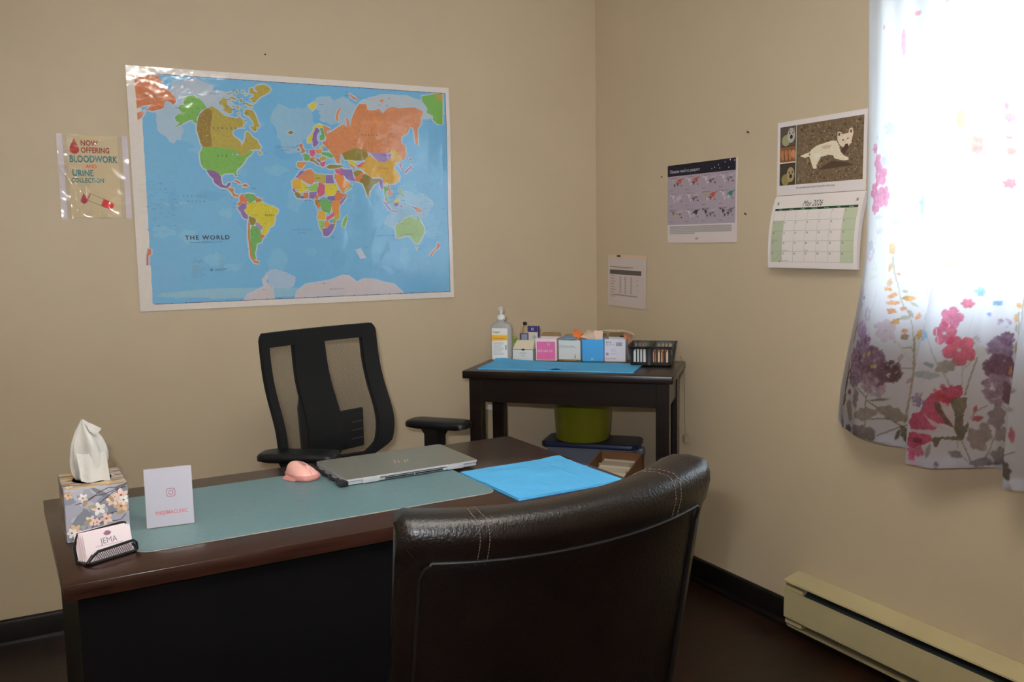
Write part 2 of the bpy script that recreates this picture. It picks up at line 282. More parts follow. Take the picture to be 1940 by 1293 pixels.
MAP_DATA="""ru 0 771 71 773 86 755 84 741 101 727 117 716 129 698 128 685 118 676 112 684 102 688 92 683 89 665 78 660 50 652 32 657 25 644 14 628 3 619 3 644 16 648 32 654 49 673 23 669 3 658
us 154 700 169 709 186 712 203 706 219 690 230 673 211 662 200 647 194 633 195 619 185 619 179 629 168 627 144 612 117 599 107 595 127 608 138 617 125 623 122 636 133 646 146 650 134 668 141 677 156 679 152 689
ca 230 671 241 677 249 679 257 674 267 668 276 660 281 654 289 649 299 646 311 645 321 642 332 641 339 650 344 643 352 637 349 627 354 629 361 639 361 631 352 622 348 615 355 610 343 611 332 609 320 605 312 595 313 583 319 576 329 570 340 559 342 546 345 552 352 563 356 576 359 593 361 597 371 594 379 580 387 574 394 570 397 570 402 556 410 545 406 537 385 535 371 533 361 522 347 513 340 512 333 520 322 531 314 536 294 535 267 539 239 539 209 539 202 552 199 570 192 593 193 610 196 628 201 643 210 657 224 668
cb 230 671 245 665 246 645 241 622 237 595 240 563 240 540 209 539 203 552 199 570 193 593 194 610 197 628 202 643 211 657
ca 357 664 363 675 375 674 386 671 394 660 399 646 403 629 409 619 404 612 396 615 397 602 390 599 380 606 375 613 379 618 387 616 388 628 380 640 373 650 363 653 357 656
ca 287 711 295 707 300 697 299 688 307 682 314 676 314 659 303 657 290 663 283 671 290 676 281 681 288 686 274 685 270 694 278 701
ca 397 748 401 757 413 761 430 765 447 758 454 750 447 739 429 728 414 720 405 711 395 699 383 702 387 710 376 706 380 715 392 719 394 728 377 730 380 747 390 751 395 738 407 737
ca 299 725 318 731 320 728 303 721
ca 306 714 319 716 332 710 330 705 317 706 307 711
ca 362 699 375 693 389 690 385 683 372 686 362 692
ca 339 709 352 710 350 701 344 699
ca 328 732 337 738 338 729 331 726
ca 352 740 359 737 357 729 352 732
ca 364 729 369 730 368 723 363 722
ca 331 687 339 684 337 670 331 677
ca 344 682 355 683 351 674
ca 313 686 321 685 317 676
ca 335 663 340 662 341 653 335 657
us 209 539 239 539 267 539 294 535 314 536 322 531 333 520 340 512 347 513 361 522 371 532 382 528 372 516 362 510 353 498 347 487 338 477 324 465 318 456 321 439 316 439 310 451 294 450 279 449 269 441 264 443 258 451 246 456 235 458 220 462 209 465 201 479 199 495 198 517 206 531
pa 300 525 312 529 323 526 331 516 324 509 320 521 311 514 312 504 308 503 308 515 311 524
mx 218 462 235 458 246 456 258 450 265 439 266 426 269 411 277 406 284 406 288 416 298 418 296 408 289 402 285 397 275 399 263 400 251 409 241 417 240 429 229 440 221 452
br 284 401 294 397 307 396 306 384 311 377 320 374 325 372 321 367 304 370 301 380 290 392
ru 307 421 317 427 329 420 335 413 325 415 317 420
ru 338 410 349 414 359 407 350 403 338 405
ca 399 523 406 530 412 522 407 517
ru 325 366 333 377 339 377 343 366 357 361 352 350 349 343 336 350 326 336 317 336 318 345 327 352
gr 344 376 353 380 376 378 382 368 380 357 370 350 358 347 354 354 357 361 343 366
br 379 371 391 364 405 359 402 352 384 350 380 357
ye 351 347 370 350 384 349 400 352 411 345 430 336 444 334 462 322 459 313 449 303 446 280 441 268 426 259 421 245 409 231 402 233 395 240 403 252 399 266 385 275 381 287 372 294 356 303 341 315 339 322 348 329
pu 326 336 335 347 349 343 348 329 339 322 341 315 352 303 351 287 335 294 327 313 316 329
ol 354 301 372 294 381 286 376 273 368 266 359 269 355 285
pl 376 280 387 275 401 264 403 252 393 252 380 264
gr 364 266 380 264 393 252 395 240 392 226 401 219 396 207 379 201 376 184 371 166 374 147 365 142 359 157 356 192 357 227 358 250
ru 394 236 406 231 408 224 399 220 392 226
br 353 287 358 269 356 227 357 192 361 161 367 142 386 135 381 129 367 133 354 152 351 192 349 227 351 264
pu 546 462 559 465 559 458 533 438 527 438 538 449
sa 559 463 585 471 591 468 595 455 601 428 587 414 567 421 547 434 533 438 559 457
og 591 468 602 455 621 451 628 453 642 451 640 422 629 419 615 426 601 423 599 437 595 455
pu 643 451 670 452 669 443 675 420 641 420
oc 527 435 545 434 549 429 547 396 518 398 516 415 517 426
ye 548 428 566 414 577 403 575 396 559 392 545 380 531 391 547 396
lg 577 403 589 414 610 421 612 403 607 390 581 390 576 396
ma 615 424 629 419 638 413 636 381 620 370 611 372 607 390 612 403
ye 640 417 682 418 686 398 674 379 655 375 641 377 637 393
pu 517 400 527 396 524 387 516 389
ol 525 391 545 380 544 367 533 365 524 378
pu 543 374 556 374 557 363 544 363
ru 558 385 574 385 574 367 560 363 556 374
pu 579 387 607 389 604 376 592 361 576 365
br 606 379 613 368 608 361 594 361
te 615 363 631 372 647 363 647 359 617 359
pu 645 372 674 375 675 359 661 354 647 361
ol 597 358 612 361 619 350 616 336 607 332 598 345
ru 610 350 620 350 616 332 604 327
gr 617 359 647 359 661 354 661 341 658 323 652 307 636 314 625 320 618 332
ru 686 395 700 384 721 382 702 364 692 357 675 359 674 377
pu 722 382 718 368 703 348 693 339 694 355 709 368
or 675 359 694 357 691 341 688 325 690 307 671 302 662 323 661 341 663 354
oc 606 320 629 320 636 311 635 286 607 287 605 296 609 307
ma 637 296 652 302 667 316 671 302 656 291 642 282
og 671 302 690 309 689 291 675 282 669 259 664 255 666 286
te 649 284 666 289 668 277 656 273
lg 606 284 630 284 630 266 624 248 617 246 611 266
or 633 282 644 282 653 268 636 255 629 262
pu 622 246 629 255 639 255 656 271 667 270 667 255 654 236 642 225 626 225
us 718 302 719 286 707 257 699 261 701 277 708 291
or 677 456 695 452 709 450 716 434 728 425 737 416 722 403 705 389 698 396 687 418 676 440
lg 705 389 722 398 737 414 744 421 739 405 722 394 705 384
ma 677 472 694 475 708 461 714 450 700 450 682 459
pu 696 479 713 473 725 473 744 473 748 451 756 430 735 432 721 439 712 452 701 466
ol 645 480 659 489 706 488 711 482 677 474 654 474
ru 757 449 772 454 782 467 789 463 781 442 771 428 756 430
ol 748 464 767 472 784 468 772 454 755 446
in 794 459 813 449 825 441 840 440 854 442 858 438 844 425 830 418 818 403 811 392 809 375 801 375 794 401 785 421 771 428 782 443 786 455
oc 782 499 796 505 808 524 818 529 828 520 849 506 874 503 890 511 907 526 903 543 906 563 918 560 925 549 955 539 959 530 948 518 934 507 922 503 922 493 911 489 917 477 929 462 936 451 932 436 911 423 891 420 881 426 871 416 866 431 866 442 854 446 841 442 819 445 804 456 783 474 774 484
pl 818 538 836 541 846 547 875 544 891 539 905 532 890 511 874 503 849 506 835 519
ma 941 486 949 477 945 474 937 488 934 499 942 498
pm 982 501 986 486 973 476 959 463 953 466 965 478 978 487
pm 975 523 987 521 987 516 979 514
pu 852 440 864 435 865 420 867 405 857 399 853 418
gr 869 413 885 407 888 396 876 394 880 370 887 353 877 361 870 387
ru 885 420 891 418 891 402 900 394 900 383 892 376 882 385 890 394 885 409
lg 933 404 941 399 936 387 950 380 948 372 938 380 930 395
pu 861 361 873 352 884 337 896 324 890 322 880 333 869 348
og 871 372 879 361 887 352 877 354
pu 896 322 914 319 932 315 917 315 897 318
ye 909 352 923 367 931 363 929 358 921 350
pu 906 348 927 352 926 339 914 335
pm 939 345 942 331 934 335
pu 977 341 991 335 1005 332 1003 322 985 332
or 1005 332 1022 322 1023 311 1007 315 997 322
au 910 256 916 268 936 275 947 288 965 296 982 301 984 292 998 282 1003 303 1012 288 1020 271 1030 255 1032 238 1019 213 1008 193 993 193 983 204 971 220 959 224 943 220 924 215 914 215 913 237
au 993 179 1003 179 997 168
ru 1085 197 1095 185 1089 172 1076 168 1058 142 1050 144 1067 163 1083 178
ru 12 190 22 186 21 172 12 165 10 134 4 134 6 166
ol 507 600 518 607 530 603 525 596 516 593
ye 606 625 624 635 641 630 637 623 616 622 605 611 601 593 596 579 589 566 579 566 578 578 590 593 601 606
pu 611 620 620 621 627 610 617 599 613 583 620 566 608 551 599 554 597 579 601 597
gr 626 619 637 623 642 607 644 586 637 577 626 577 624 591 634 600
sa 639 632 664 622 667 615 652 613 653 601 671 610 691 623 715 639 730 629 728 662 735 663 744 630 749 660 769 702 781 716 809 717 812 697 832 694 857 703 873 687 894 709 915 713 939 709 969 713 1003 716 1024 708 1040 701 1027 673 1031 658 1013 634 1015 571 1003 579 996 637 983 640 970 616 949 604 944 580 960 569 965 531 950 511 942 530 906 564 901 540 819 538 807 538 767 555 735 543 703 529 698 493 686 496 675 522 657 544 638 562 651 585 644 603
sa 689 668 697 691 711 697 699 672 697 642 688 657
sa 743 753 754 746 778 732 769 728 746 742
sa 862 737 879 738 874 726 862 730
ye 586 699 606 711 621 712 613 693 601 682
us 1033 759 1085 771 1122 756 1117 654 1095 657 1078 672 1079 687 1053 698 1058 713 1037 739
ca 1085 771 1122 775 1121 740 1106 743
ol 735 543 767 555 807 538 810 526 798 511 765 506 734 509 718 508 707 531
ye 726 509 746 505 765 495 761 483 741 494
or 733 498 745 490 764 476 741 483
ma 765 487 789 503 797 499 773 480
ru 547 558 556 564 561 557 559 548 569 539 567 532 553 530 557 539 550 549
ol 539 540 546 546 549 539 540 535
gr 556 521 572 527 585 520 586 508 575 499 562 504 565 514
or 540 496 571 495 563 483 552 472 540 477
us 538 494 542 493 540 477 536 478
ma 584 540 604 542 607 526 597 515 587 520
or 606 541 628 543 633 531 613 527
ye 623 552 638 559 638 550 624 545
bl 636 550 652 553 654 540 635 538
gr 631 534 661 533 677 520 666 512 651 519 631 525
og 621 513 634 520 649 515 643 504 623 502
ol 584 508 597 507 615 493 626 486 613 487 599 498 586 499
pm 607 512 623 505 626 495 613 500
ma 622 495 647 501 641 488 633 479 626 484
ma 633 568 644 574 651 567 642 563
br 586 513 607 514 603 507 588 508
ic 508 3 517 23 552 48 603 54 646 60 686 74 710 77 733 61 749 49 774 60 815 58 856 45 897 36 934 2 934 0
ic 323 3 338 19 394 43 409 53 427 45 434 0
ic 395 72 410 87 416 87 402 65 413 53 401 46
pa 750 173 766 176 785 141 769 141"""
CURTAIN_DATA="""b 1524 951 44.3 90 105,85,105
b 1505 946 24.1 40 85,62,85
b 1578 887 31.6 40 135,115,130
b 1522 1000 28.9 60 125,105,135
b 1499 892 20.8 40 95,75,100
b 1627 933 27.5 60 85,60,65
b 1555 930 23.5 25 120,75,85
b 1572 960 34.9 60 105,82,100
b 1584 922 31.4 50 95,72,85
b 1503 912 31.0 50 112,92,112
b 1486 959 20.8 40 120,98,120
b 1563 895 26.8 30 125,105,120
e 1539 968 9.2 5.2 90 160,145,85
e 1559 976 8.7 5.0 76 160,145,85
e 1576 942 12.8 6.0 -172 155,140,95
s 3.1 85,80,50 1523,874 1556,851 1555,826 1556,768
s 2.3 95,90,60 1564,867 1556,846
s 3.1 85,80,50 1558,842 1591,828 1615,810
e 1596 849 36.6 4.2 -167 85,80,50
e 1485 799 33.9 14.4 111 115,105,100
e 1514 842 28.4 13.1 83 110,95,105
e 1552 802 36.2 17.5 -162 118,108,102
e 1635 814 39.3 18.7 166 118,108,100
e 1548 747 43.9 19.7 -179 110,98,95
e 1483 742 18.4 15.2 -149 88,78,80
s 1.5 115,105,100 1498,751 1518,789 1521,818
s 3.1 100,92,75 1574,791 1625,799 1664,783 1707,803
s 3.1 105,98,80 1594,747 1664,783
e 1677 759 27.2 14.2 123 75,70,45
e 1651 757 17.4 6.6 73 75,70,45
e 1569 722 85.0 4.3 -174 120,112,115
s 5.3 118,106,70 1688,1033 1689,975 1689,931 1681,872 1670,796
s 2.3 110,98,60 1659,1001 1679,1005 1688,995
s 1.9 150,140,140 1630,1028 1681,966
s 3.1 125,115,120 1654,945 1712,949
e 1683 916 17.0 5.8 -148 130,118,118
e 1653 974 12.7 6.3 56 140,130,130
e 1701 959 13.2 5.8 179 130,120,110
e 1465 1007 12.8 5.7 78 110,25,45
e 1457 928 11.4 6.9 74 170,60,70
e 1455 880 35.6 7.8 81 70,50,55
e 1448 825 20.3 10.5 69 85,80,45
e 1476 853 8.3 7.4 -131 105,35,40
e 1476 880 6.3 3.1 90 105,35,40
e 1704 845 9.4 6.7 85 165,105,105
e 1440 763 22.0 10.3 119 120,115,120
e 1613 1278 9.0 5.4 93 225,165,95
e 1617 1265 8.1 6.7 176 225,165,95
e 1615 1222 13.5 6.4 79 215,175,130
e 1614 1179 12.7 7.9 64 190,160,130
e 1610 1161 13.5 5.7 175 225,165,95
e 1624 1144 15.6 7.0 -154 225,160,95
e 1669 1138 16.8 7.8 175 225,165,80
e 1627 1124 20.1 6.8 179 225,160,100
e 1624 1101 14.8 7.9 -176 220,150,95
e 1656 1109 9.2 6.7 -175 220,150,95
e 1696 1090 11.7 6.7 55 220,150,95
e 1634 1070 18.0 9.4 -145 200,150,70
e 1662 1048 9.2 6.3 -173 180,115,70
e 1662 1032 10.6 8.9 -168 110,90,60
e 1703 1042 14.2 8.6 54 190,140,60
e 1638 1203 7.9 4.5 -179 225,165,120
s 2.4 120,115,90 1620,1249 1627,1204 1639,1169 1649,1134 1670,1099 1681,1064 1685,1029 1689,1004
e 1660 1157 10.4 4.5 171 130,130,120
e 1685 1122 12.4 4.1 158 130,130,115
e 1662 1085 15.7 6.7 -168 130,128,115
e 1676 1097 11.2 5.6 117 120,115,100
e 1655 1172 7.9 2.7 -178 140,140,130
e 1534 1265 9.9 8.0 177 165,160,180
b 1508 1255 20.7 25 175,160,185
e 1544 1214 15.5 4.6 173 150,165,160
e 1542 1191 22.4 6.5 -167 150,165,160
s 1.5 165,160,180 1537,1246 1560,1214
s 1.8 150,150,170 1569,1153 1561,1129 1551,1096
e 1501 1131 8.2 6.6 -176 90,120,160
e 1490 1109 8.3 5.3 91 90,120,160
b 1534 1086 16.8 25 150,140,160
e 1477 1139 16.7 4.1 84 120,40,70
e 1474 1106 23.9 2.7 84 110,45,70
e 1467 1027 31.3 6.6 87 130,30,60
b 1512 1042 22.3 55 140,115,150
e 1521 1038 15.2 12.1 49 132,108,140
b 1548 1015 14.2 25 112,80,110
f 1608 1045 29.9 5 150,135,145
e 1575 1056 8.4 6.9 -171 140,128,138
e 1636 1016 5.4 4.5 -167 140,128,130
s 1.2 150,140,140 1633,1031 1656,1002
e 1817 1256 26.5 13.3 -144 190,185,180
e 1805 1233 11.4 5.9 -163 190,200,120
e 1867 1243 18.0 8.6 93 170,190,200
b 1873 1214 23.4 25 180,190,200
e 1880 1165 14.6 11.3 -178 120,170,200
e 1835 1172 10.1 4.6 174 165,170,175
e 1802 1171 10.4 4.2 -178 175,180,170
e 1798 1156 5.8 5.2 92 175,175,165
e 1925 1138 10.6 6.6 -177 100,140,180
e 1909 1110 6.0 5.6 -169 100,120,170
e 1852 1134 13.7 11.4 -176 205,95,125
f 1818 1097 25.6 4 205,95,135
f 1802 1054 28.4 4 170,62,95
e 1803 1055 5.2 4.2 -171 210,200,205
f 1840 1013 36.4 4 160,45,70
e 1838 1013 5.1 4.6 -161 200,195,190
e 1894 1016 14.8 13.5 -158 150,145,140
s 2.6 130,140,150 1717,1170 1736,1087 1758,1034 1781,985
s 1.6 140,145,150 1740,1133 1745,1076 1752,1047
s 1.9 170,170,170 1767,1219 1768,1148 1776,1078 1796,999
s 1.3 150,150,150 1866,1107 1853,1051
e 1729 1074 31.1 11.0 104 150,190,220
e 1743 1047 14.4 12.2 123 130,170,200
s 1.3 150,155,160 1736,1027 1765,989
b 1881 1042 11.8 12 125,120,120
b 1935 1027 25.2 90 105,85,105
b 1948 1051 15.9 40 90,65,85
b 1941 1090 13.6 10 130,115,140
e 1974 1134 11.3 6.6 165 230,180,110
e 1966 1103 13.1 5.7 92 230,170,110
e 1992 1081 9.9 7.7 68 225,160,90
e 2004 1029 13.3 6.1 72 200,150,60
s 3.2 120,115,90 1972,1118 1977,1071 1984,1007
e 1986 1113 11.1 4.8 155 130,130,115
e 1969 1079 10.9 5.0 92 120,120,105
e 1972 1031 15.4 5.0 92 115,105,75
e 1809 969 23.4 15.1 -156 120,110,100
e 1765 969 18.3 6.5 165 105,110,115
e 1760 942 34.9 10.8 -179 125,130,135
s 3.1 130,130,115 1766,1012 1807,949 1819,920
s 1.5 130,120,120 1845,981 1846,910
s 4.6 115,105,85 1885,999 1867,943 1856,900
s 2.3 130,122,110 1878,996 1850,968
p 150,30,75 1756,868 1777,894 1805,910 1820,917 1844,925 1851,899 1825,879 1813,871 1800,875 1801,858 1831,813 1803,819 1791,800 1727,788 1719,810 1728,835 1747,841
p 160,30,80 1720,784 1779,786 1789,771 1754,750 1728,739 1717,746
e 1742 733 22.9 13.1 -172 170,70,110
b 1809 893 26.5 20 150,50,60
e 1729 719 14.7 8.2 88 165,60,100
p 165,152,157 1757,840 1770,831 1834,799 1841,795 1828,797 1784,810
p 165,152,157 1726,791 1813,801 1788,791 1740,782
p 165,152,157 1797,875 1810,874 1834,844 1834,810 1818,833
p 85,75,50 1834,891 1864,893 1862,868 1854,842 1858,817 1872,834 1870,811 1856,781 1847,778 1804,777 1797,753 1790,754 1788,779 1841,789 1831,807 1832,846 1819,878
p 85,75,50 1785,873 1797,872 1814,838 1834,808 1815,815 1795,846
b 1743 872 18.3 22 115,95,120
s 3.1 105,95,75 1855,778 1876,746 1884,725
s 2.3 105,95,85 1843,776 1844,753
e 1840 741 17.9 10.0 -177 105,95,95
e 1776 740 20.7 6.2 80 125,110,115
e 1892 844 13.3 7.5 -167 140,45,60
e 1887 868 9.8 5.1 79 140,50,60
s 2.3 120,100,90 1875,842 1891,864 1911,879
e 1744 763 16.2 7.3 -175 110,40,60
s 1.9 110,100,85 1858,742 1880,724
b 1938 976 31.2 80 90,62,78
b 1935 922 32.8 70 112,92,108
e 1954 917 29.0 12.4 91 85,60,70
e 1960 973 13.3 4.9 82 160,110,60
e 1934 852 29.9 18.9 82 110,95,100
e 1892 790 28.8 18.9 113 115,100,100
e 1954 813 27.4 16.0 -157 112,100,100
e 1952 756 28.2 21.2 -164 100,90,90
e 1903 732 24.2 10.5 -157 105,95,100
e 1911 813 26.2 10.4 108 115,102,102
s 2.3 110,100,95 1911,742 1929,800 1936,831
s 2.3 110,100,95 1928,891 1965,873 1971,864
e 1796 705 10.1 6.3 86 85,75,85
e 1926 732 17.4 4.8 -167 90,80,90
e 1823 707 62.9 2.8 -168 175,170,180
s 5.4 118,108,72 1984,1033 1989,956 1986,877 1986,771
s 2.3 130,122,125 1973,940 2010,940
e 2003 931 16.4 4.0 -153 120,112,115
e 2011 829 18.2 7.4 91 155,70,90
e 1998 742 25.0 14.2 112 62,58,45
s 3.1 95,88,75 1989,771 2018,788
e 2002 890 10.2 5.4 160 135,128,120
f 1532 1516 22.6 4 235,140,190
f 1550 1476 27.5 4 235,140,190
f 1521 1435 24.2 4 215,115,165
f 1569 1417 28.6 5 225,135,180
f 1531 1391 22.8 4 235,140,190
e 1542 1480 4.0 3.1 166 240,235,240
e 1517 1436 4.0 3.2 168 235,220,235
e 1529 1395 4.0 3.2 170 200,190,200
e 1514 1549 9.2 7.0 102 200,130,150
e 1565 1515 13.8 12.0 117 205,205,225
e 1551 1360 16.8 6.8 178 190,190,205
e 1561 1322 14.5 8.4 -161 190,190,205
s 1.5 190,190,200 1526,1360 1544,1323 1557,1277
s 1.5 190,190,200 1561,1551 1557,1527
s 1.5 205,205,205 1616,1542 1628,1501 1650,1461
s 1.2 195,195,195 1648,1510 1655,1471 1671,1438
e 1651 1400 28.4 11.7 93 210,210,230
e 1625 1346 26.6 9.9 166 215,215,225
e 1655 1316 20.8 6.1 179 215,215,225
e 1693 1389 28.0 7.5 93 150,215,240
e 1726 1439 12.9 10.9 107 170,220,235
e 1726 1373 13.8 12.5 154 205,205,225
b 1745 1334 25.0 20 225,215,240
e 1512 1282 17.3 13.9 176 185,185,205
e 1617 1275 15.6 9.4 93 245,205,160
e 1852 1519 13.6 9.8 165 250,170,170
e 1868 1506 6.7 3.9 171 250,170,170
e 1934 1508 9.8 8.4 148 245,160,160
e 1934 1430 12.9 11.4 151 250,140,165
e 1939 1449 9.8 7.2 101 245,180,210
b 1843 1415 19.2 30 205,190,215
e 1868 1428 7.7 6.1 103 185,180,190
e 1867 1384 9.1 7.0 100 190,185,190
e 1881 1373 6.6 2.4 177 165,165,165
e 1893 1393 8.2 1.7 -154 160,160,160
e 1841 1373 14.9 9.0 160 190,180,190
e 1825 1303 30.0 10.3 166 210,200,200
e 1984 1396 11.7 9.9 108 150,200,225
e 1956 1409 25.3 5.3 93 215,190,220
e 1916 1300 15.1 11.9 155 220,215,215
s 1.5 215,210,215 1898,1519 1917,1466 1923,1438
s 1.8 190,190,190 1877,1503 1909,1471
s 1.5 210,210,210 1747,1483 1792,1435
e 1812 1599 23.0 14.2 98 250,205,140
e 1845 1535 20.2 17.4 151 250,175,165
e 1887 1590 30.8 8.2 57 190,190,178
s 2.2 200,200,200 1838,1617 1874,1553 1909,1496
s 1.8 200,200,200 1813,1575 1844,1550
e 1921 1617 10.3 5.6 97 240,130,180
e 1928 1590 12.8 10.8 138 240,150,195
e 1931 1561 6.8 5.8 130 200,140,160
e 1929 1541 8.0 5.7 164 240,150,170
e 1935 1508 10.6 9.0 119 240,155,155
e 1705 1606 11.4 5.5 163 160,165,165
e 1689 1625 8.4 3.7 170 165,170,170
e 1711 1585 6.9 5.5 156 160,165,165
e 1586 1600 21.0 17.4 151 205,205,230
e 1624 1638 26.2 15.5 97 225,220,235
e 1619 1825 45.0 7.0 92 235,160,190
e 1670 1889 7.3 5.6 48 230,150,180
e 1554 1877 6.2 6.0 96 230,150,180
e 1524 1584 10.7 7.3 167 180,185,195
e 1513 1555 15.4 13.1 152 215,140,180
e 1707 1703 12.6 5.1 95 240,220,120
e 1938 1848 11.4 3.0 94 210,60,110
f 1751 1896 19.6 5 215,205,230
s 2.2 205,205,205 1891,1812 1901,1739 1916,1679
b 1877 1693 18.5 12 235,225,190"""

# ------------------------------------------------------------------ wall papers
PAL = dict(ru=(174, 96, 56), us=(98, 152, 68), ca=(150, 136, 58), cb=(122, 96, 34), pa=(160, 170, 190), mx=(112, 78, 130), br=(170, 108, 42), gr=(86, 146, 78),
           ye=(178, 168, 44), pu=(112, 88, 148), ol=(118, 106, 40), pl=(134, 116, 168), sa=(178, 112, 72), og=(150, 142, 62), oc=(180, 142, 52), lg=(118, 160, 80),
           ma=(172, 74, 108), te=(84, 142, 152), or_=(186, 116, 54), pm=(140, 88, 120), au=(126, 158, 98), ic=(170, 165, 172), bl=(84, 140, 178))
PAL['or'] = PAL['or_']; PAL['in'] = (112, 98, 34)
mw, mh = 1.174, .822; ox, oz = .025, .024
def halo(pts, d):
    n = len(pts); A = sum(pts[i][0] * pts[(i + 1) % n][1] - pts[(i + 1) % n][0] * pts[i][1] for i in range(n)); sg = 1 if A > 0 else -1; out = []
    for i in range(n):
        a, c = Vector(pts[i - 1]), Vector(pts[(i + 1) % n]); t = (c - a)
        if t.length < 1e-6: t = Vector((1, 0))
        t.normalize(); out.append((pts[i][0] + t.y * d * sg, pts[i][1] - t.x * d * sg))
    return out
b = MB(); b.b2((0, 0, 0), (mw, mh, .0006), 0, S(192, 186, 182))
b.rect(ox - .002, oz - .002, ox + 1.134, oz + .777, .0009, S(60, 62, 110))
b.rect(ox, oz, ox + 1.132, oz + .775, .0011, S(90, 152, 194))
rng = random.Random(4)
for i in range(46):          # deep-sea shading printed on the map
    cx, cy = rng.uniform(.05, 1.08), rng.uniform(.05, .72); rx, ry = rng.uniform(.015, .06), rng.uniform(.01, .05)
    pts = [(min(max(cx + rx * math.cos(a) * rng.uniform(.6, 1.2), .002), 1.13) + ox, min(max(cy + ry * math.sin(a) * rng.uniform(.6, 1.2), .002), .773) + oz) for a in [k * math.pi / 7 for k in range(14)]]
    c = rng.choice([(97, 156, 193), (86, 148, 190), (100, 158, 192), (84, 147, 189)]); b.poly(pts, .00118 + i * .000001, S(*c))
polys = []
for l in MAP_DATA.strip().splitlines():
    t = l.split(); v = list(map(int, t[1:])); polys.append((t[0], [(v[i] / 1000 + ox, v[i + 1] / 1000 + oz) for i in range(0, len(v), 2)]))
cl = lambda P: [(min(max(x, ox), ox + 1.132), min(max(y, oz), oz + .775)) for x, y in P]
for x0, y0, x1, y1, c in ((.09, .64, .33, .775, (150, 165, 182)), (.60, .63, .78, .75, (132, 162, 184)), (.78, .66, 1.132, .775, (152, 166, 178)), (.45, .52, .62, .70, (118, 160, 188)),
                       (.86, .24, 1.10, .40, (122, 164, 192)), (.40, .02, .52, .11, (140, 165, 190)), (.0, .0, .9, .045, (118, 162, 186)), (.05, .55, .17, .72, (140, 165, 186))):
    n = 16
    for rep in range(9):
     W2, H2 = (x1 - x0) * .5, (y1 - y0) * .5; cx, cy = rng.uniform(x0 + W2 * .5, x1 - W2 * .5), rng.uniform(y0 + H2 * .5, y1 - H2 * .5)
     b.poly(cl([(ox + cx + W2 * .55 * math.cos(a) * rng.uniform(.7, 1.1), oz + cy + H2 * .55 * math.sin(a) * rng.uniform(.7, 1.1)) for a in [k * 2 * math.pi / n for k in range(n)]]), .0013 + rep * 2e-6, S(*c))
for k, (c, P) in enumerate(polys): b.poly(cl(halo(P, .0055)), .00140 + k * .000001, S(134, 164, 190))
for k, (c, P) in enumerate(polys): b.poly(cl(halo(P, .0025)), .00155 + k * .000001, S(164, 176, 196))
for k, (c, P) in enumerate(polys):
    b.poly(P, .0017 + k * .000004 + (.00003 if c == 'cb' else 0), S(*PAL[c]))
    if len(P) > 12 and c != 'ic':     # hill shading printed in the country tint
        xs = [q[0] for q in P]; ys = [q[1] for q in P]; w_ = max(xs) - min(xs); h_ = max(ys) - min(ys)
        def inside(x, y):
            r = False; n = len(P)
            for i in range(n):
                (xa, ya), (xb, yb) = P[i], P[i - 1]
                if (ya > y) != (yb > y) and x < (xb - xa) * (y - ya) / (yb - ya) + xa: r = not r
            return r
        for _ in range(int(14000 * w_ * h_) + 6):
            x, y = rng.uniform(min(xs), max(xs)), rng.uniform(min(ys), max(ys)); a = rng.uniform(0, 6.3); L = rng.uniform(.003, .012)
            x2, y2 = x + L * math.cos(a), y + L * math.sin(a)
            if inside(x, y) and inside(x2, y2):
                f = rng.choice([.84, .90, .94, 1.08]); q = PAL[c]; b.line([(x, y), (x2, y2)], .0015, .0024, S(min(q[0] * f, 255), min(q[1] * f, 255), min(q[2] * f, 255)))
ink = S(22, 30, 45)
b.text('THE WORLD', ox + .134, oz + .2185, .0205, .0025, ink, 1.08, .022, space=1.25)
b.text('POLITICAL', ox + .189, oz + .207, .006, .0025, ink, 1.1, .01)
for x0, x1 in ((.15, .186), (.222, .26)): b.line([(ox + x0, oz + .209), (ox + x1, oz + .209)], .0008, .0025, ink)
inkl = S(60, 100, 130)
for tx, x, y, s_, sp, c in (('PACIFIC', .135, .365, .009, 2.6, inkl), ('OCEAN', .148, .348, .009, 2.6, inkl), ('INDIAN OCEAN', .832 + .0, .222, .008, 1.4, inkl), ('SOUTH ATLANTIC', .51, .247, .007, 1.3, inkl), ('OCEAN', .53, .236, .007, 1.3, inkl),
                       ('NORTH ATLANTIC', .462, .545, .007, 1.3, inkl), ('OCEAN', .48, .535, .007, 1.3, inkl), ('ARCTIC OCEAN', .205, .72, .007, 1.4, inkl), ('BRAZIL', .412, .300, .009, 1.3, ink), ('C A N A D A', .245, .602, .010, 1.5, ink),
                       ('R U S S I A', .785, .600, .010, 1.4, ink), ('U S A', .255, .507, .010, 1.6, ink), ('CHINA', .848, .478, .009, 1.6, ink), ('AUSTRALIA', .95, .228, .006, 1.2, ink), ('MONGOLIA', .86, .528, .006, 1.0, ink), ('ALGERIA', .602, .437, .005, 1.0, ink),
                       ('KAZAKHSTAN', .772, .545, .005, 1, ink), ('RUSSIA', .03, .70, .007, 1.6, ink), ('USA', .125, .665, .007, 1.5, ink), ('SUDAN', .68, .39, .005, 1, ink), ('ANTARCTICA', .64, .025, .007, 1.3, inkl)):
    b.text(tx, ox + x, oz + y, s_, .0025, c, 1.0, .01, space=sp)
for k in range(7): b.line([(ox + .152, oz + .125 - k * .0065), (ox + .152 + (.045 if k % 3 else .03), oz + .125 - k * .0065)], .0014, .0025, S(90, 125, 150))
for k in range(9): b.line([(ox + .245, oz + .165 - k * .006), (ox + .262, oz + .165 - k * .006)], .0013, .0025, S(95, 135, 160))
for k in range(10): b.line([(ox + .155 + k * .0035, oz + .142), (ox + .158 + k * .004, oz + .135 + (k * 7 % 5) * .004)], .001, .0025, S(80, 100, 125))
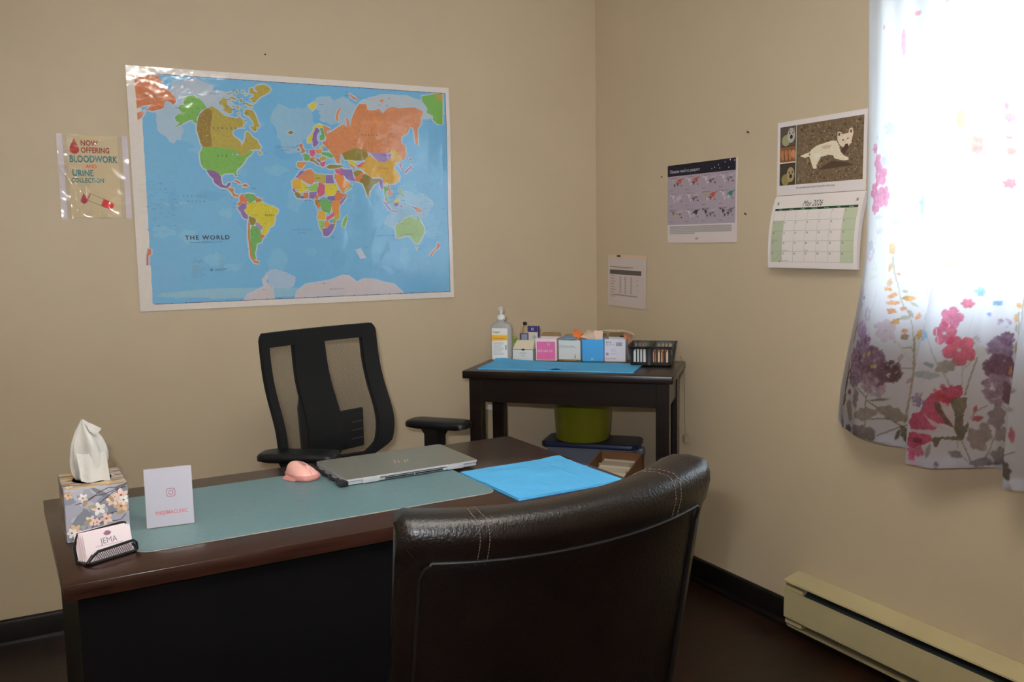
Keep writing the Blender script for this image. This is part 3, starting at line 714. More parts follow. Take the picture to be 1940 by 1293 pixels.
b.ell(ox + .217, oz + .112, .005, .005, .0025, inkl); b.line([(ox + .228, oz + .113), (ox + .272, oz + .114)], .0022, .0025, inkl); b.line([(ox + .228, oz + .108), (ox + .262, oz + .109)], .001, .0025, inkl)
for _ in range(150):         # small place names along the coasts
    c, P = rng.choice(polys); x, y = rng.choice(P); x += rng.uniform(-.02, .02); y += rng.uniform(-.01, .01)
    if ox < x < ox + 1.11 and oz < y < oz + .77: b.line([(x, y), (x + rng.uniform(.006, .016), y)], .0014, .0024, S(50, 90, 115))
for _ in range(70): x, y = ox + rng.uniform(.01, .12), oz + rng.uniform(.24, .42); b.line([(x, y), (x + rng.uniform(.004, .012), y + rng.uniform(-.002, .002))], .0012, .0024, S(70, 120, 150))
for _ in range(60): x, y = ox + rng.uniform(1.0, 1.11), oz + rng.uniform(.2, .42); b.line([(x, y), (x + rng.uniform(.004, .012), y)], .0012, .0024, S(70, 120, 150))
for k in range(24): b.rect(ox + .03 + k * .047, oz + .773, ox + .033 + k * .047, oz + .777, .0025, S(60, 62, 110)); b.rect(ox + .03 + k * .047, oz - .002, ox + .033 + k * .047, oz + .002, .0025, S(60, 62, 110))
def mapcurl(v):             # the right-hand edge and the left top lift a little off the wall
    x, y, z = v; e = max(0, (x - 1.02) / .15); l = max(0, (.05 - x) / .05)
    z2 = z + .010 * e * e * (.6 + .4 * math.sin(y * 11 + 1)) + .0015 * math.sin(x * 9) * math.sin(y * 7 + 2) + .003 * l * l + .0016
    return (x, y, z2)
o = b.build('world_map', GLOSS, colors=True, smooth=False)
# cut the big faces finely enough for the sheet to wave
bm = bmesh.new(); bm.from_mesh(o.data)
bmesh.ops.triangulate(bm, faces=[f for f in bm.faces if len(f.verts) > 4])
for ax, mx_ in ((0, mw), (1, mh)):
    for k in range(1, int(mx_ / .06) + 1):
        co = [0, 0, 0]; co[ax] = k * .06; no = [0, 0, 0]; no[ax] = 1
        big = [f for f in bm.faces if f.calc_area() > .0008]
        ge = set(); [ge.update(f.verts) for f in big]; [ge.update(f.edges) for f in big]
        bmesh.ops.bisect_plane(bm, geom=list(ge) + big, dist=1e-6, plane_co=co, plane_no=no)
for v in bm.verts: v.co = mapcurl(v.co)
bm.to_mesh(o.data); bm.free()
tag(o, 'large laminated world map poster with blue seas pinned on the back wall', 'map'); on_back(o, -1.866, 1.0895, .002)

# bloodwork notice in a clear sleeve
t = thing('notice', 'notice in clear wrinkled sleeve reading NOW OFFERING BLOODWORK, left of the map', 'notice')
b = MB(); b.b2((.030, .004, .0), (.182, .272, .0006), 0, S(172, 158, 128)); RD = S(135, 58, 50); TE = S(62, 108, 112)
b.text('NOW', .070, .239, .0245, .0009, RD, .78, .030, space=1.06); b.text('OFFERING', .070, .216, .0245, .0009, RD, .73, .030, space=1.06)
b.text('BLOODWORK', .034, .185, .0305, .0009, TE, .70, .030, space=1.05); b.text('AND', .082, .166, .0175, .0009, S(190, 84, 52), .85, .02)
b.text('URINE', .040, .140, .0290, .0009, TE, .75, .030, space=1.05); b.text('COLLECTION', .036, .119, .0200, .0009, TE, .77, .030, space=1.05)
b.poly([(.051, .262), (.043, .244), (.037, .231), (.037, .221), (.043, .214), (.051, .211), (.059, .214), (.065, .221), (.065, .231), (.059, .244)], .0009, S(150, 42, 40))
b.poly([(.060, .062), (.070, .084), (.080, .062), (.080, .055), (.070, .049), (.060, .055)], .0009, S(150, 50, 70))
T = [(.085, .082), (.135, .058)]; L_ = Matrix.Rotation(R(-24), 2)
def tp(x, y): q = L_ @ Vector((x, y)); return (.085 + q.x, .072 + q.y)
b.line([tp(0, .012), tp(.060, .012)], .0012, .0009, S(90, 60, 55)); b.line([tp(0, -.012), tp(.060, -.012)], .0012, .0009, S(90, 60, 55)); b.line([tp(0, -.012), tp(0, .012)], .004, .0009, S(150, 50, 60))
b.line([tp(.044, -.012), tp(.044, .012)], .001, .0009, S(90, 60, 55))
b.poly([tp(.045, -.012), tp(.067, -.012), tp(.077, -.009), tp(.081, 0), tp(.077, .009), tp(.067, .012), tp(.045, .012)], .00085, S(185, 45, 48))
b.build('paper', PRINT, t, colors=True, smooth=False)
SL = bpy.data.materials.new('clear_plastic'); SL.use_nodes = True; g = SL.node_tree; g.nodes.clear()
go = g.nodes.new('ShaderNodeOutputMaterial'); gm = g.nodes.new('ShaderNodeMixShader'); gt = g.nodes.new('ShaderNodeBsdfTransparent'); gg = g.nodes.new('ShaderNodeBsdfGlossy')
gg.inputs['Roughness'].default_value = .12; gf = g.nodes.new('ShaderNodeLayerWeight'); gf.inputs[0].default_value = .35
ml = g.nodes.new('ShaderNodeMath'); ml.operation = 'MULTIPLY_ADD'; ml.inputs[1].default_value = .45; ml.inputs[2].default_value = .02
nzz = g.nodes.new('ShaderNodeTexNoise'); nzz.inputs['Scale'].default_value = 8; bp = g.nodes.new('ShaderNodeBump'); bp.inputs['Distance'].default_value = .007
tcc = g.nodes.new('ShaderNodeTexCoord'); g.links.new(tcc.outputs['Object'], nzz.inputs['Vector']); g.links.new(nzz.outputs[0], bp.inputs['Height']); g.links.new(bp.outputs[0], gg.inputs['Normal'])
g.links.new(gf.outputs['Fresnel'], ml.inputs[0]); g.links.new(ml.outputs[0], gm.inputs[0]); g.links.new(gt.outputs[0], gm.inputs[1]); g.links.new(gg.outputs[0], gm.inputs[2]); g.links.new(gm.outputs[0], go.inputs[0])
b = MB(); nx, ny = 44, 56; vs = []
for j in range(ny + 1):
    for i in range(nx + 1):
        x, y = .214 * i / nx, .276 * j / ny
        z = .0022
        def ridge(ax, ay, bx, by, hgt, wd):
            d = Vector((bx - ax, by - ay)); tt = max(0, min(1, ((x - ax) * d.x + (y - ay) * d.y) / d.length_squared)); e = math.hypot(x - ax - d.x * tt, y - ay - d.y * tt); return hgt * math.exp(-(e / wd) ** 2)
        z += ridge(.006, .168, .045, .10, .006, .006) + ridge(.045, .10, .050, .004, .008, .007) + ridge(.006, .168, .075, .14, .006, .006) + ridge(.075, .14, .082, .03, .010, .010) + ridge(.06, .12, .085, .125, .006, .007)
        z += ridge(.12, .255, .205, .272, .004, .005) + ridge(.13, .02, .15, .004, .008, .008) + ridge(.02, .228, .06, .222, .004, .01) + ridge(.17, .05, .21, .05, .005, .012)
        z += .0012 * math.sin(x * 70 + y * 40) * math.sin(y * 55); vs.append((x, y, z))
b.add(vs, [(j * (nx + 1) + i, j * (nx + 1) + i + 1, (j + 1) * (nx + 1) + i + 1, (j + 1) * (nx + 1) + i) for j in range(ny) for i in range(nx)])
b.build('sleeve', SL, t, angle=80)
b = MB()
for x in (.0, .196):
    b = MB(); b.b2((x, 0, .0007), (x + .018, .274, .0010), 0, S(176, 168, 172)); b.build('sleeve_edge', PRINT, t, colors=True, smooth=False)
on_back(t, -2.087, 1.405, .001)

# disease map poster on the right wall
b = MB(); W_, H_ = .388, .293
b.b2((0, 0, 0), (W_, H_, .002), 0, S(178, 168, 166)); b.rect(0, .068, W_ - .008, H_, .0022, S(140, 130, 142)); b.rect(0, H_ - .042, W_ - .008, H_, .0024, S(24, 22, 34))
b.text('Diseases need no passport', .014, H_ - .030, .0175, .0027, S(150, 150, 165), .92, .01)
for x, y, r in ((.255, .013, .002), (.27, .017, .0022), (.29, .024, .0022), (.297, .012, .002), (.325, .031, .002), (.345, .011, .0022), (.352, .037, .003), (.374, .033, .0025)): b.ell(x, H_ - .042 + y, r, r, .0027, S(170, 165, 170))
SPEC = [('#', 'ru', 'k'), (0, 'ru', 'k'), (0, 0, 'd'), (0, 0, 'l'), (0, 0, 0), (0, 0, 'd'), ('y', 'ru', 'r'), (0, 't', 0), ('l', 0, 'y'), (0, 'd', 0), ('d', 0, 'd'), ('d', 'l', 'k')]
cc = {0: (168, 160, 168), 'l': (98, 90, 98), 'd': (54, 50, 58), 'k': (64, 24, 24), 'ru': (165, 72, 44), 'r': (130, 40, 28), 'y': (150, 145, 80), 't': (48, 104, 98), '#': (150, 142, 150)}
for n_ in range(12):
    gx, gy = .012 + (n_ % 4) * .094, .218 - (n_ // 4) * .0595 - .022
    a, e, f = SPEC[n_]
    b.line([(gx, gy + .047), (gx + .045, gy + .047)], .0022, .0026, S(112, 102, 112)); b.line([(gx, gy + .0015), (gx + .02, gy + .0015)], .003, .0026, S(118, 110, 118))
    for k, (c, P) in enumerate(polys):
        if c in ('ic', 'pa'): continue
        mx0 = sum(q[0] for q in P) / len(P) - ox; my0 = sum(q[1] for q in P) / len(P) - oz
        if mx0 < .02 or mx0 > 1.09 or len(P) < 4: continue
        if my0 > .40 and mx0 < .45: cr = cc[a] if a != '#' else cc['#']
        elif mx0 < .52: cr = cc['k'] if a == '#' else (cc['d'] if a == 'd' else (cc['y'] if a == 'l' else cc[0]))
        elif my0 > .44 or (mx0 > .72 and my0 > .38): cr = cc[e] if e else ((150, 144, 150) if my0 > .55 else cc['l'] if f else cc[0])
        elif mx0 < .73: cr = cc[f] if f else cc[0]
        else: cr = cc['d'] if e in (0, 'd') and f else cc['l']
        b.poly([(gx + .004 + (q[0] - ox) * .070, gy + .004 + (q[1] - oz) * .056) for q in P], .0026 + k * 1e-6, S(*cr))
for k in range(5): b.line([(.014, .060 - k * .0062), (.362 - (.2 if k == 4 else 0), .060 - k * .0062)], .0052, .0026, S(142, 138, 140))
b.text('msf', .165, .012, .012, .0027, S(60, 55, 60), 1, .01)
o = b.build('poster', PRINT, colors=True, smooth=False); tag(o, 'poster of twelve small disease world maps pinned on the right wall', 'poster'); on_right(o, -.505, 1.2935)

# letter sheet with a table of data near the corner
t = thing('data_sheet', 'white printed sheet with a grey table hanging beside the corner', 'sheet')
b = MB(); w_, h_ = .277, .205
b.b2((.004, 0, .002), (w_, h_, .0026), 0, S(168, 158, 156)); b.b2((0, h_, .001), (w_ + .006, h_ + .011, .0018), 0, S(176, 154, 132))
b.line([(.02, h_ - .040), (.19, h_ - .040)], .003, .0029, S(105, 98, 92)); b.line([(.055, h_ - .045), (.17, h_ - .045)], .002, .0029, S(135, 128, 110))
b.rect(.02, h_ - .071, .245, h_ - .052, .0029, S(78, 72, 68))
for i in range(8): b.line([(.025, h_ - .078 - i * .0115), (.05 + (i % 3) * .006, h_ - .078 - i * .0115)], .0035, .0029, S(135, 126, 128))
for x in (.095, .13, .172): b.rect(x, .055, x + .006, h_ - .08, .0028, S(148, 138, 140)); [b.line([(x - .004, .06 + j * .009), (x + .01, .06 + j * .009)], .003, .0029, S(128, 118, 122)) for j in range(8)]
for i in range(3): b.rect(.215, .07 + i * .02, .222, .076 + i * .02, .0029, S(140, 132, 130))
b.line([(.05, .048), (.22, .046)], .005, .0029, S(125, 118, 120)); b.line([(.03, .040), (.06, .040)], .003, .0029, S(130, 122, 120))
b.build('paper', PRINT, t, colors=True, smooth=False)
b = MB(); b.rbox((.085, h_ + .006, .004), (.020, .006, .005), .0015, 2); b.build('clip', mat('black_clip', (.02, .02, .02, 1), rough=.4, noise=(20, .1)), t)
on_right(t, -.088, 1.031)
t.matrix_world = t.matrix_world @ Matrix.Rotation(R(-1.0), 4, 'Z')

# wall calendar
t = thing('wall_calendar', 'wall calendar open at May 2026 with white dog photo, beside the curtain', 'calendar')
b = MB(); w_ = .36; h_ = .235
b.b2((0, 0, .003), (w_, h_, .0038), 0, S(188, 182, 182))
px0, px1, py0, py1 = .012, w_ - .012, .032, h_ - .016; xs = .084
b.rect(px0, py0, px1, py1, .0040, S(92, 76, 60)); rng = random.Random(11)
b.rect(xs + .004, py0, px1, py1, .0041, S(96, 80, 62))
for _ in range(900):
    x, y = rng.uniform(xs + .006, px1 - .003), rng.uniform(py0 + .003, py1 - .003); r = rng.uniform(.0012, .0045)
    c = rng.choice([(78, 62, 48), (112, 96, 76), (88, 74, 58), (66, 52, 40), (124, 104, 84), (104, 84, 62)]); b.ell(x, y, r, r * rng.uniform(.5, 1), .0042 + rng.random() * .0001, S(*c), rng.uniform(0, 180), 6)
for _ in range(60): x, y = rng.uniform(xs + .006, px1 - .003), rng.uniform(py0 + .003, py1 - .003); b.ell(x, y, .0016, .0012, .00435, S(160, 148, 128), 0, 6)
sx_ = lambda x: xs + .004 + (x - 430) / 870 * (px1 - xs - .004)       # dog outline inside the picture
def sy_(x, y): tp_ = 250 - (x - 430) * .17; bt_ = 1195 - (x - 430) * .075; return py1 - (y - tp_) / (bt_ - tp_) * (py1 - py0)
def dog(P, c, z): b.poly([(sx_(x), sy_(x, y)) for x, y in P], z, S(*c))
dog([(470, 745), (560, 700), (600, 690), (630, 640), (700, 580), (820, 535), (900, 505), (960, 510), (985, 560), (1000, 620), (1020, 690), (1060, 745), (1120, 780), (1120, 815), (1060, 825), (1000, 810), (940, 790), (920, 740), (860, 730), (800, 750), (760, 760), (730, 830), (700, 890), (705, 945), (660, 950), (640, 890), (620, 820), (600, 750), (540, 775)], (196, 182, 160), .0046)
dog([(970, 450), (975, 370), (1010, 365), (1030, 410), (1080, 395), (1110, 390), (1125, 310), (1160, 310), (1175, 380), (1160, 470), (1150, 540), (1120, 590), (1080, 620), (1040, 610), (1000, 570), (975, 510)], (192, 176, 156), .0047)
dog([(980, 440), (985, 385), (1010, 385), (1005, 430)], (84, 66, 56), .0048); dog([(1130, 375), (1140, 325), (1158, 350), (1150, 390)], (84, 66, 56), .0048)
dog([(1080, 560), (1110, 560), (1120, 620), (1080, 690), (1050, 720), (1020, 660), (1050, 620)], (72, 52, 42), .0048); dog([(1035, 490), (1055, 485), (1055, 510), (1037, 512)], (60, 42, 38), .0049); dog([(1095, 470), (1115, 462), (1118, 480), (1098, 488)], (70, 50, 45), .0049)
dog([(590, 720), (615, 700), (610, 740)], (80, 66, 52), .0048); dog([(760, 600), (830, 570), (900, 570), (880, 620), (800, 640)], (172, 156, 134), .0048); dog([(640, 720), (740, 700), (760, 740), (700, 800)], (206, 192, 172), .0048)
rngd = random.Random(9)
for _ in range(520):
    x, y = rngd.uniform(600, 1165), rngd.uniform(330, 940)
    body = (640 < x < 1000 and 560 + abs(x - 850) * .25 < y < 735) or (640 < x < 730 and 700 < y < 930) or (985 < x < 1140 and 420 < y < 600) or (940 < x < 1110 and 700 < y < 800 and y > 640 + (x - 940) * .75)
    if body:
        c = rngd.choice([(208, 196, 178), (176, 160, 138), (188, 172, 150), (160, 142, 120), (214, 204, 188)]); L_ = rngd.uniform(10, 26); a_d = rngd.uniform(-.5, .9) + (.9 if y > 740 else 0)
        b.line([(sx_(x), sy_(x, y)), (sx_(x + L_ * math.cos(a_d)), sy_(x, y + L_ * math.sin(a_d)))], .0011, .00475, S(*c))
dog([(720, 960), (900, 830), (1100, 850), (1200, 900), (1000, 930), (820, 960)], (70, 56, 44), .0045)
b.rect(px0, py0, xs - .003, py1, .0041, S(60, 48, 44))
hh = (py1 - py0) / 3
for k, (bg, fur) in enumerate((((58, 52, 40), (140, 122, 92)), ((112, 74, 46), (150, 102, 66)), ((74, 66, 60), (150, 146, 138)))):
    y0 = py0 + k * hh + .002; y1 = y0 + hh - .004; xm = (px0 + xs) / 2
    b.rect(px0, y0, xs - .004, y1, .0042, S(*bg))
    if k == 1:
        for q in range(4): b.ell(px0 + .012 + q * .016, y0 + .032, .008, .017, .0044 + q * 1e-5, S(*fur), 8)
        for q in range(3): b.ell(px0 + .020 + q * .016, y0 + .03, .002, .014, .0045, S(84, 50, 32), 8)
        b.ell(xs - .014, y0 + .034, .010, .012, .0046, S(168, 116, 84)); b.rect(px0, y0 + .006, xs - .004, y0 + .010, .0045, S(180, 172, 160)); b.rect(px0, y0, xs - .004, y0 + .006, .0045, S(58, 44, 38))
    else:
        b.ell(xm + .012, (y0 + y1) / 2 + .002, .017, .024, .0044, S(*fur)); b.ell(xm - .010, y0 + .016, .018, .018, .0043, S(fur[0] * .85, fur[1] * .9, fur[2] * .7))
        b.ell(xm + .013, y0 + .026, .006, .007, .0046, S(44, 34, 30)); b.ell(xm + .006, y0 + .038, .0025, .003, .0046, S(40, 32, 28)); b.ell(xm + .020, y0 + .039, .0025, .003, .0046, S(40, 32, 28))
        if k == 2: b.poly([(xm, y1 - .018), (xm + .002, y1 - .002), (xm + .010, y1 - .012)], .0045, S(120, 112, 104)); b.poly([(xm + .018, y1 - .012), (xm + .027, y1 - .002), (xm + .028, y1 - .018)], .0045, S(120, 112, 104))
b.rect(xs - .003, py0, xs, py1, .0044, S(170, 170, 160)); b.rect(xs, py0, xs + .003, py1, .0044, S(34, 66, 44))
b.text('The most affectionate creature in the world is a dirty puppy', xs + .0, .019, .0078, .0042, S(50, 50, 50), .84, .01, shear=.15)
b.ell(w_ * .5, h_ - .006, .003, .003, .0042, S(220, 214, 205))
for v in range(len(b.v)): x, y, z = b.v[v]; b.v[v] = (x, y + .208, z)
b.build('picture_page', PRINT, t, colors=True, smooth=False)
# lower page: bulges away from the wall
b = MB(); h2 = .232; ww = .365
def cell(x0, y0, x1, y1, z, c):
    n = max(1, int(abs(y1 - y0) / .008)); m_ = max(1, int(abs(x1 - x0) / .06))
    for i in range(n):
        for k in range(m_): b.rect(x0 + (x1 - x0) * k / m_, y0 + (y1 - y0) * i / n, x0 + (x1 - x0) * (k + 1) / m_, y0 + (y1 - y0) * (i + 1) / n, z, c)
cell(0, 0, ww, h2, .0, S(190, 184, 182)); cell(.0, 0, ww, h2, -.0006, S(180, 175, 172))
b.text('May 2026', .128, .195, .026, .0006, S(40, 52, 42), .80, .0, shear=.35)
gx0, gx1, gt_, rows = .014, ww - .014, .184, 5; cw = (gx1 - gx0) / 7; rh = (gt_ - .006 - .014) / 5
cell(gx0, gt_ - .0, gx1, gt_ + .007, .0004, S(24, 54, 34))
for k, dn in enumerate(('Sunday', 'Monday', 'Tuesday', 'Wednesday', 'Thursday', 'Friday', 'Saturday')): b.text(dn, gx0 + cw * (k + .5), gt_ + .0015, .0058, .0007, S(170, 178, 168), .9, 0, 'CENTER')
for r_ in range(5):
    for k in range(7):
        d = r_ * 7 + k - 4; y1 = gt_ - r_ * rh; y0 = y1 - rh
        if k in (0, 6) and d > 0: cell(gx0 + k * cw, y0, gx0 + (k + 1) * cw, y1, .0003, S(158, 166, 142) if k == 6 else S(148, 156, 134))
        if 0 < d < 31: b.text(str(d), gx0 + k * cw + .003, y1 - .009, .0085, .0007, S(60, 70, 62), 1, .01)
b.line([(gx0 + .006, .018), (gx0 + cw - .004, .014 + rh)], .0007, .0006, S(110, 110, 105)); b.text('31', gx0 + cw - .013, .017, .0085, .0007, S(60, 70, 62), 1, .01)
for r_ in range(1, 6): cell(gx0, gt_ - r_ * rh - .0003, gx1, gt_ - r_ * rh + .0004, .0006, S(122, 120, 120))
for k in range(8): cell(gx0 + k * cw - .0004, gt_ - 5 * rh, gx0 + k * cw + .0004, gt_, .0006, S(140, 136, 140))
for (k, r_, s_) in ((0, 3, "Mother's Day"), (1, 4, 'Victoria Day'), (3, 4, 'Shavuot'), (1, 5, 'Memorial Day')): b.text(s_, gx0 + k * cw + .003, gt_ - r_ * rh + .002, .0052, .0007, S(90, 95, 90), .85)
for x in (.022, ww - .022): b.ell(x, .207, .004, .005, .0006, S(120, 120, 115), 20); b.line([(x - .006, .201), (x + .006, .213)], .0008, .0007, S(110, 110, 105))
b.fn = lambda v: (v[0] - .002 , v[1] - .026 , .0035 + v[2] + .034 * math.sin(max(0, min(1, (h2 - v[1]) / h2)) ** .8 * math.pi * .62))
b.build('month_page', PRINT, t, colors=True, smooth=True, angle=60)
b = MB()
for k in range(5): cell(0, 0, ww, h2, -.0012 - k * .0012, S(178, 172, 170))
b.fn = lambda v: (v[0] - .002, v[1] - .027, .0030 + v[2] * (1 + 1.6 * v[1] / h2) + .030 * math.sin(max(0, min(1, (h2 - v[1]) / h2)) ** .8 * math.pi * .62))
b.build('page_stack', PRINT, t, colors=True, smooth=True, angle=60)
on_right(t, -1.084, 1.236 + .0, .001); 

# nail marks and screws on the walls
NAIL = mat('dark_nail', (.05, .04, .03, 1), rough=.4, metal=.6, noise=(30, .2))
def nail(x, y, z, back, r, lab, grp=None):
    b = MB(); b.lathe([(r * .5, 0), (r, .001), (r * .8, .003), (0, .004)], 12); b.cyl((0, 0, -.004), (0, 0, .001), r * .4)
    if not back: b.lathe([(r * .4, 0), (r * .7, .001), (0, .003)], 10, (r * 1.6, -r * .8, 0))
    o = b.build('screw' if not back else 'nail', NAIL); tag(o, lab, 'screw' if not back else 'nail')
    if back: on_back(o, x, z, 0)
    else: on_right(o, y, z, 0)
nail(-1.401, 0, 1.984, True, .003, 'tiny nail in the back wall above the world map')
nail(0, -.939, 1.667, False, .0035, 'small wall screw high between the disease poster and the calendar')
nail(0, -.931, 1.391, False, .0035, 'small wall screw beside the lower right of the disease poster')
nail(0, -.463, 1.549, False, .0025, 'tiny screw just left of the disease poster top')

# ------------------------------------------------------------------ curtain
u0, u1, v0, v1 = 1.37, 2.45, .66, 2.26; RES = .0022
nu, nv = int((u1 - u0) / RES), int((v1 - v0) / RES)
img = np.ones((nv, nu, 3), dtype=np.float32) * np.array([.66, .65, .71], dtype=np.float32)
UU, VV = np.meshgrid(u0 + (np.arange(nu) + .5) * RES, v0 + (np.arange(nv) + .5) * RES)
nr = np.random.RandomState(3)
def fill(mask_fn, cx, cy, rad, col, alpha=.88):
    i0, i1 = max(0, int((cx - rad - u0) / RES)), min(nu, int((cx + rad - u0) / RES) + 2); j0, j1 = max(0, int((cy - rad - v0) / RES)), min(nv, int((cy + rad - v0) / RES) + 2)
    if i0 >= i1 or j0 >= j1: return
    m = mask_fn(UU[j0:j1, i0:i1], VV[j0:j1, i0:i1]) * alpha
    sub = img[j0:j1, i0:i1]; sub *= (1 - m[..., None]); sub += m[..., None] * np.array(col[:3], dtype=np.float32)
def ellm(cx, cy, rx, ry, ang):
    ca, sa = math.cos(R(ang)), math.sin(R(ang))
    def f(U, V):
        x = (U - cx) * ca + (V - cy) * sa; y = -(U - cx) * sa + (V - cy) * ca
        wob = .12 * np.sin(6 * np.arctan2(y, x) + cx * 900)
        return np.clip((1 + wob - np.sqrt((x / rx) ** 2 + (y / ry) ** 2)) * min(rx, ry) / RES, 0, 1)
    return f
def flm(cx, cy, r, n, ph):
    def f(U, V):
        x, y = U - cx, V - cy; rr = np.sqrt(x * x + y * y); a = np.arctan2(y, x) * n / 2 + ph
        return np.clip((r * (.62 + .38 * np.abs(np.cos(a)) ** .5) - rr) / RES, 0, 1)
    return f
def plm(P):
    P = np.array(P)
    def f(U, V):
        ins = np.zeros(U.shape, bool); n = len(P)
        for i in range(n):
            xa, ya = P[i]; xb, yb = P[i - 1]
            if ya == yb: continue
            c = ((ya > V) != (yb > V)) & (U < (xb - xa) * (V - ya) / (yb - ya) + xa); ins ^= c
        return ins.astype(np.float32)
    return f
def stm(P, wd):
    def f(U, V):
        d = np.full(U.shape, 9., np.float32)
        for (xa, ya), (xb, yb) in zip(P[:-1], P[1:]):
            L2 = (xb - xa) ** 2 + (yb - ya) ** 2 + 1e-12; t_ = np.clip(((U - xa) * (xb - xa) + (V - ya) * (yb - ya)) / L2, 0, 1)
            d = np.minimum(d, np.hypot(U - xa - t_ * (xb - xa), V - ya - t_ * (yb - ya)))
        return np.clip((wd / 2 - d) / RES + .6, 0, 1)
    return f
def dye(c, k=1.0):
    r, g_, b_ = [float(q) for q in c.split(',')]; v = [lin(q) * 1.9 * k for q in (r, g_, b_)]; mx_ = max(v); return [q * min(1, .66 / mx_) for q in v]
def draw(du=0.0, dv=0.0):
    for l in CURTAIN_DATA.strip().splitlines():
        t_ = l.split(); k = t_[0]
        if k == 'e':
            cx, cy, rx, ry, an = [float(q) for q in t_[1:6]]; cx, cy = cx / 1000 + du, cy / 1000 + dv; rx /= 900; ry /= 900
            fill(ellm(cx, cy, rx, ry, an), cx, cy, max(rx, ry) * 1.2, dye(t_[6]))
        elif k == 'f':
            cx, cy, r = [float(q) / 1000 for q in t_[1:4]]; cx += du; cy += dv; fill(flm(cx, cy, r * 1.15, int(t_[4]) + 1, cx * 50), cx, cy, r * 1.2, dye(t_[5]))
            fill(ellm(cx, cy, r * .20, r * .16, 20), cx, cy, r * .3, dye(t_[5], .75), .5)
        elif k == 'b':
            cx, cy, r = [float(q) / 1000 for q in t_[1:4]]; cx += du; cy += dv; r *= 1.12
            for _ in range(int(int(t_[4]) * 1.3)):
                a, q = nr.uniform(0, 6.28), r * math.sqrt(nr.uniform(0, 1)) * .95; s_ = nr.uniform(.13, .25) * r + .0015
                x, y = cx + q * math.cos(a), cy + q * math.sin(a); fill(flm(x, y, s_, 4, a), x, y, s_ * 1.1, dye(t_[5], nr.uniform(.75, 1.3)), .8)
        elif k == 'p':
            P = [[float(z) / 1000 for z in q.split(',')] for q in t_[2:]]; P = [(x + du, y + dv) for x, y in P]; xs_ = [q[0] for q in P]; ys_ = [q[1] for q in P]
            cx, cy = (min(xs_) + max(xs_)) / 2, (min(ys_) + max(ys_)) / 2; fill(plm(P), cx, cy, max(max(xs_) - min(xs_), max(ys_) - min(ys_)) / 2, dye(t_[1]))
        elif k == 's':
            P = [[float(z) / 1000 for z in q.split(',')] for q in t_[3:]]; P = [(x + du, y + dv) for x, y in P]; xs_ = [q[0] for q in P]; ys_ = [q[1] for q in P]; wd = float(t_[1]) / 1000
            cx, cy = (min(xs_) + max(xs_)) / 2, (min(ys_) + max(ys_)) / 2; fill(stm(P, wd), cx, cy, max(max(xs_) - min(xs_), max(ys_) - min(ys_)) / 2 + wd, dye(t_[2]), .85)
draw(.62, .02)        # the print repeats to the right of what the picture shows
img[:, UU[0] < 2.04] = np.array([.66, .65, .71])
draw()
wc = np.zeros((nv, nu), np.float32)          # watercolour mottling of the dye
for f_ in (9, 23, 57, 140):
    p1, p2, p3 = nr.uniform(0, 6.28, 3); wc += (np.sin(UU * f_ * 3.1 + p1 + 1.7 * np.sin(VV * f_ * 2.3 + p2)) * np.sin(VV * f_ * 2.7 + p3 + 1.3 * np.sin(UU * f_ * 1.9))) * .5
dyeamt = np.clip((.65 - img.min(-1)) / .5, 0, 1)
img *= (1 + .22 * np.clip(wc, -1, 1) * dyeamt)[..., None]; gray = img.mean(-1, keepdims=True); img = img * .88 + gray * .12
CU = bpy.data.materials.new('sheer_floral_curtain'); CU.use_nodes = True; g = CU.node_tree; g.nodes.clear()
go = g.nodes.new('ShaderNodeOutputMaterial'); at = g.nodes.new('ShaderNodeAttribute'); at.attribute_name = 'Col'
df = g.nodes.new('ShaderNodeBsdfDiffuse'); tr = g.nodes.new('ShaderNodeBsdfTranslucent'); tp_ = g.nodes.new('ShaderNodeBsdfTransparent')
m1 = g.nodes.new('ShaderNodeMixShader'); m1.inputs[0].default_value = .72; m2 = g.nodes.new('ShaderNodeMixShader'); m2.inputs[0].default_value = .05
wv = g.nodes.new('ShaderNodeTexNoise'); wv.inputs['Scale'].default_value = 900; bpn = g.nodes.new('ShaderNodeBump'); bpn.inputs['Distance'].default_value = .0003
tcn = g.nodes.new('ShaderNodeTexCoord'); g.links.new(tcn.outputs['Object'], wv.inputs['Vector']); g.links.new(wv.outputs[0], bpn.inputs['Height']); g.links.new(bpn.outputs[0], df.inputs['Normal'])
for nd in (df, tr): g.links.new(at.outputs['Color'], nd.inputs['Color'])
g.links.new(df.outputs[0], m1.inputs[1]); g.links.new(tr.outputs[0], m1.inputs[2]); g.links.new(m1.outputs[0], m2.inputs[1]); g.links.new(tp_.outputs[0], m2.inputs[2]); g.links.new(m2.outputs[0], go.inputs[0])
def sst(x, a, c): t_ = np.clip((x - a) / (c - a), 0, 1); return t_ * t_ * (3 - 2 * t_)
nU, nV = 430, 640
a_ = np.linspace(0, 1, nU); h_a = np.linspace(0, 1, nV); A, Bv = np.meshgrid(a_, h_a)
zt = 2.24
ub = 1.388 + A * 1.027                       # along the hem
ut = 1.470 + A * .93                        # at the rod
hem = .742 - .018 * sst(ub, 1.43, 1.62) - .030 * sst(ub, 1.70, 1.715) + .030 * sst(ub, 1.76, 1.95) - .03 * sst(ub, 1.985, 2.0) + .02 * sst(ub, 2.05, 2.3)
Z = hem + (zt - hem) * Bv
k_ = sst(Z, .74, 1.30)
U = ub * (1 - k_) + ut * k_
def saw(u, a, c): return np.clip((u - a) / (c - a), 0, 1)
up_ = ub
Xo = -.085 + .05 * (1 - sst(up_, 1.39, 1.46)) - .028 * sst(up_, 1.45, 1.53) * (1 - sst(up_, 1.55, 1.70))
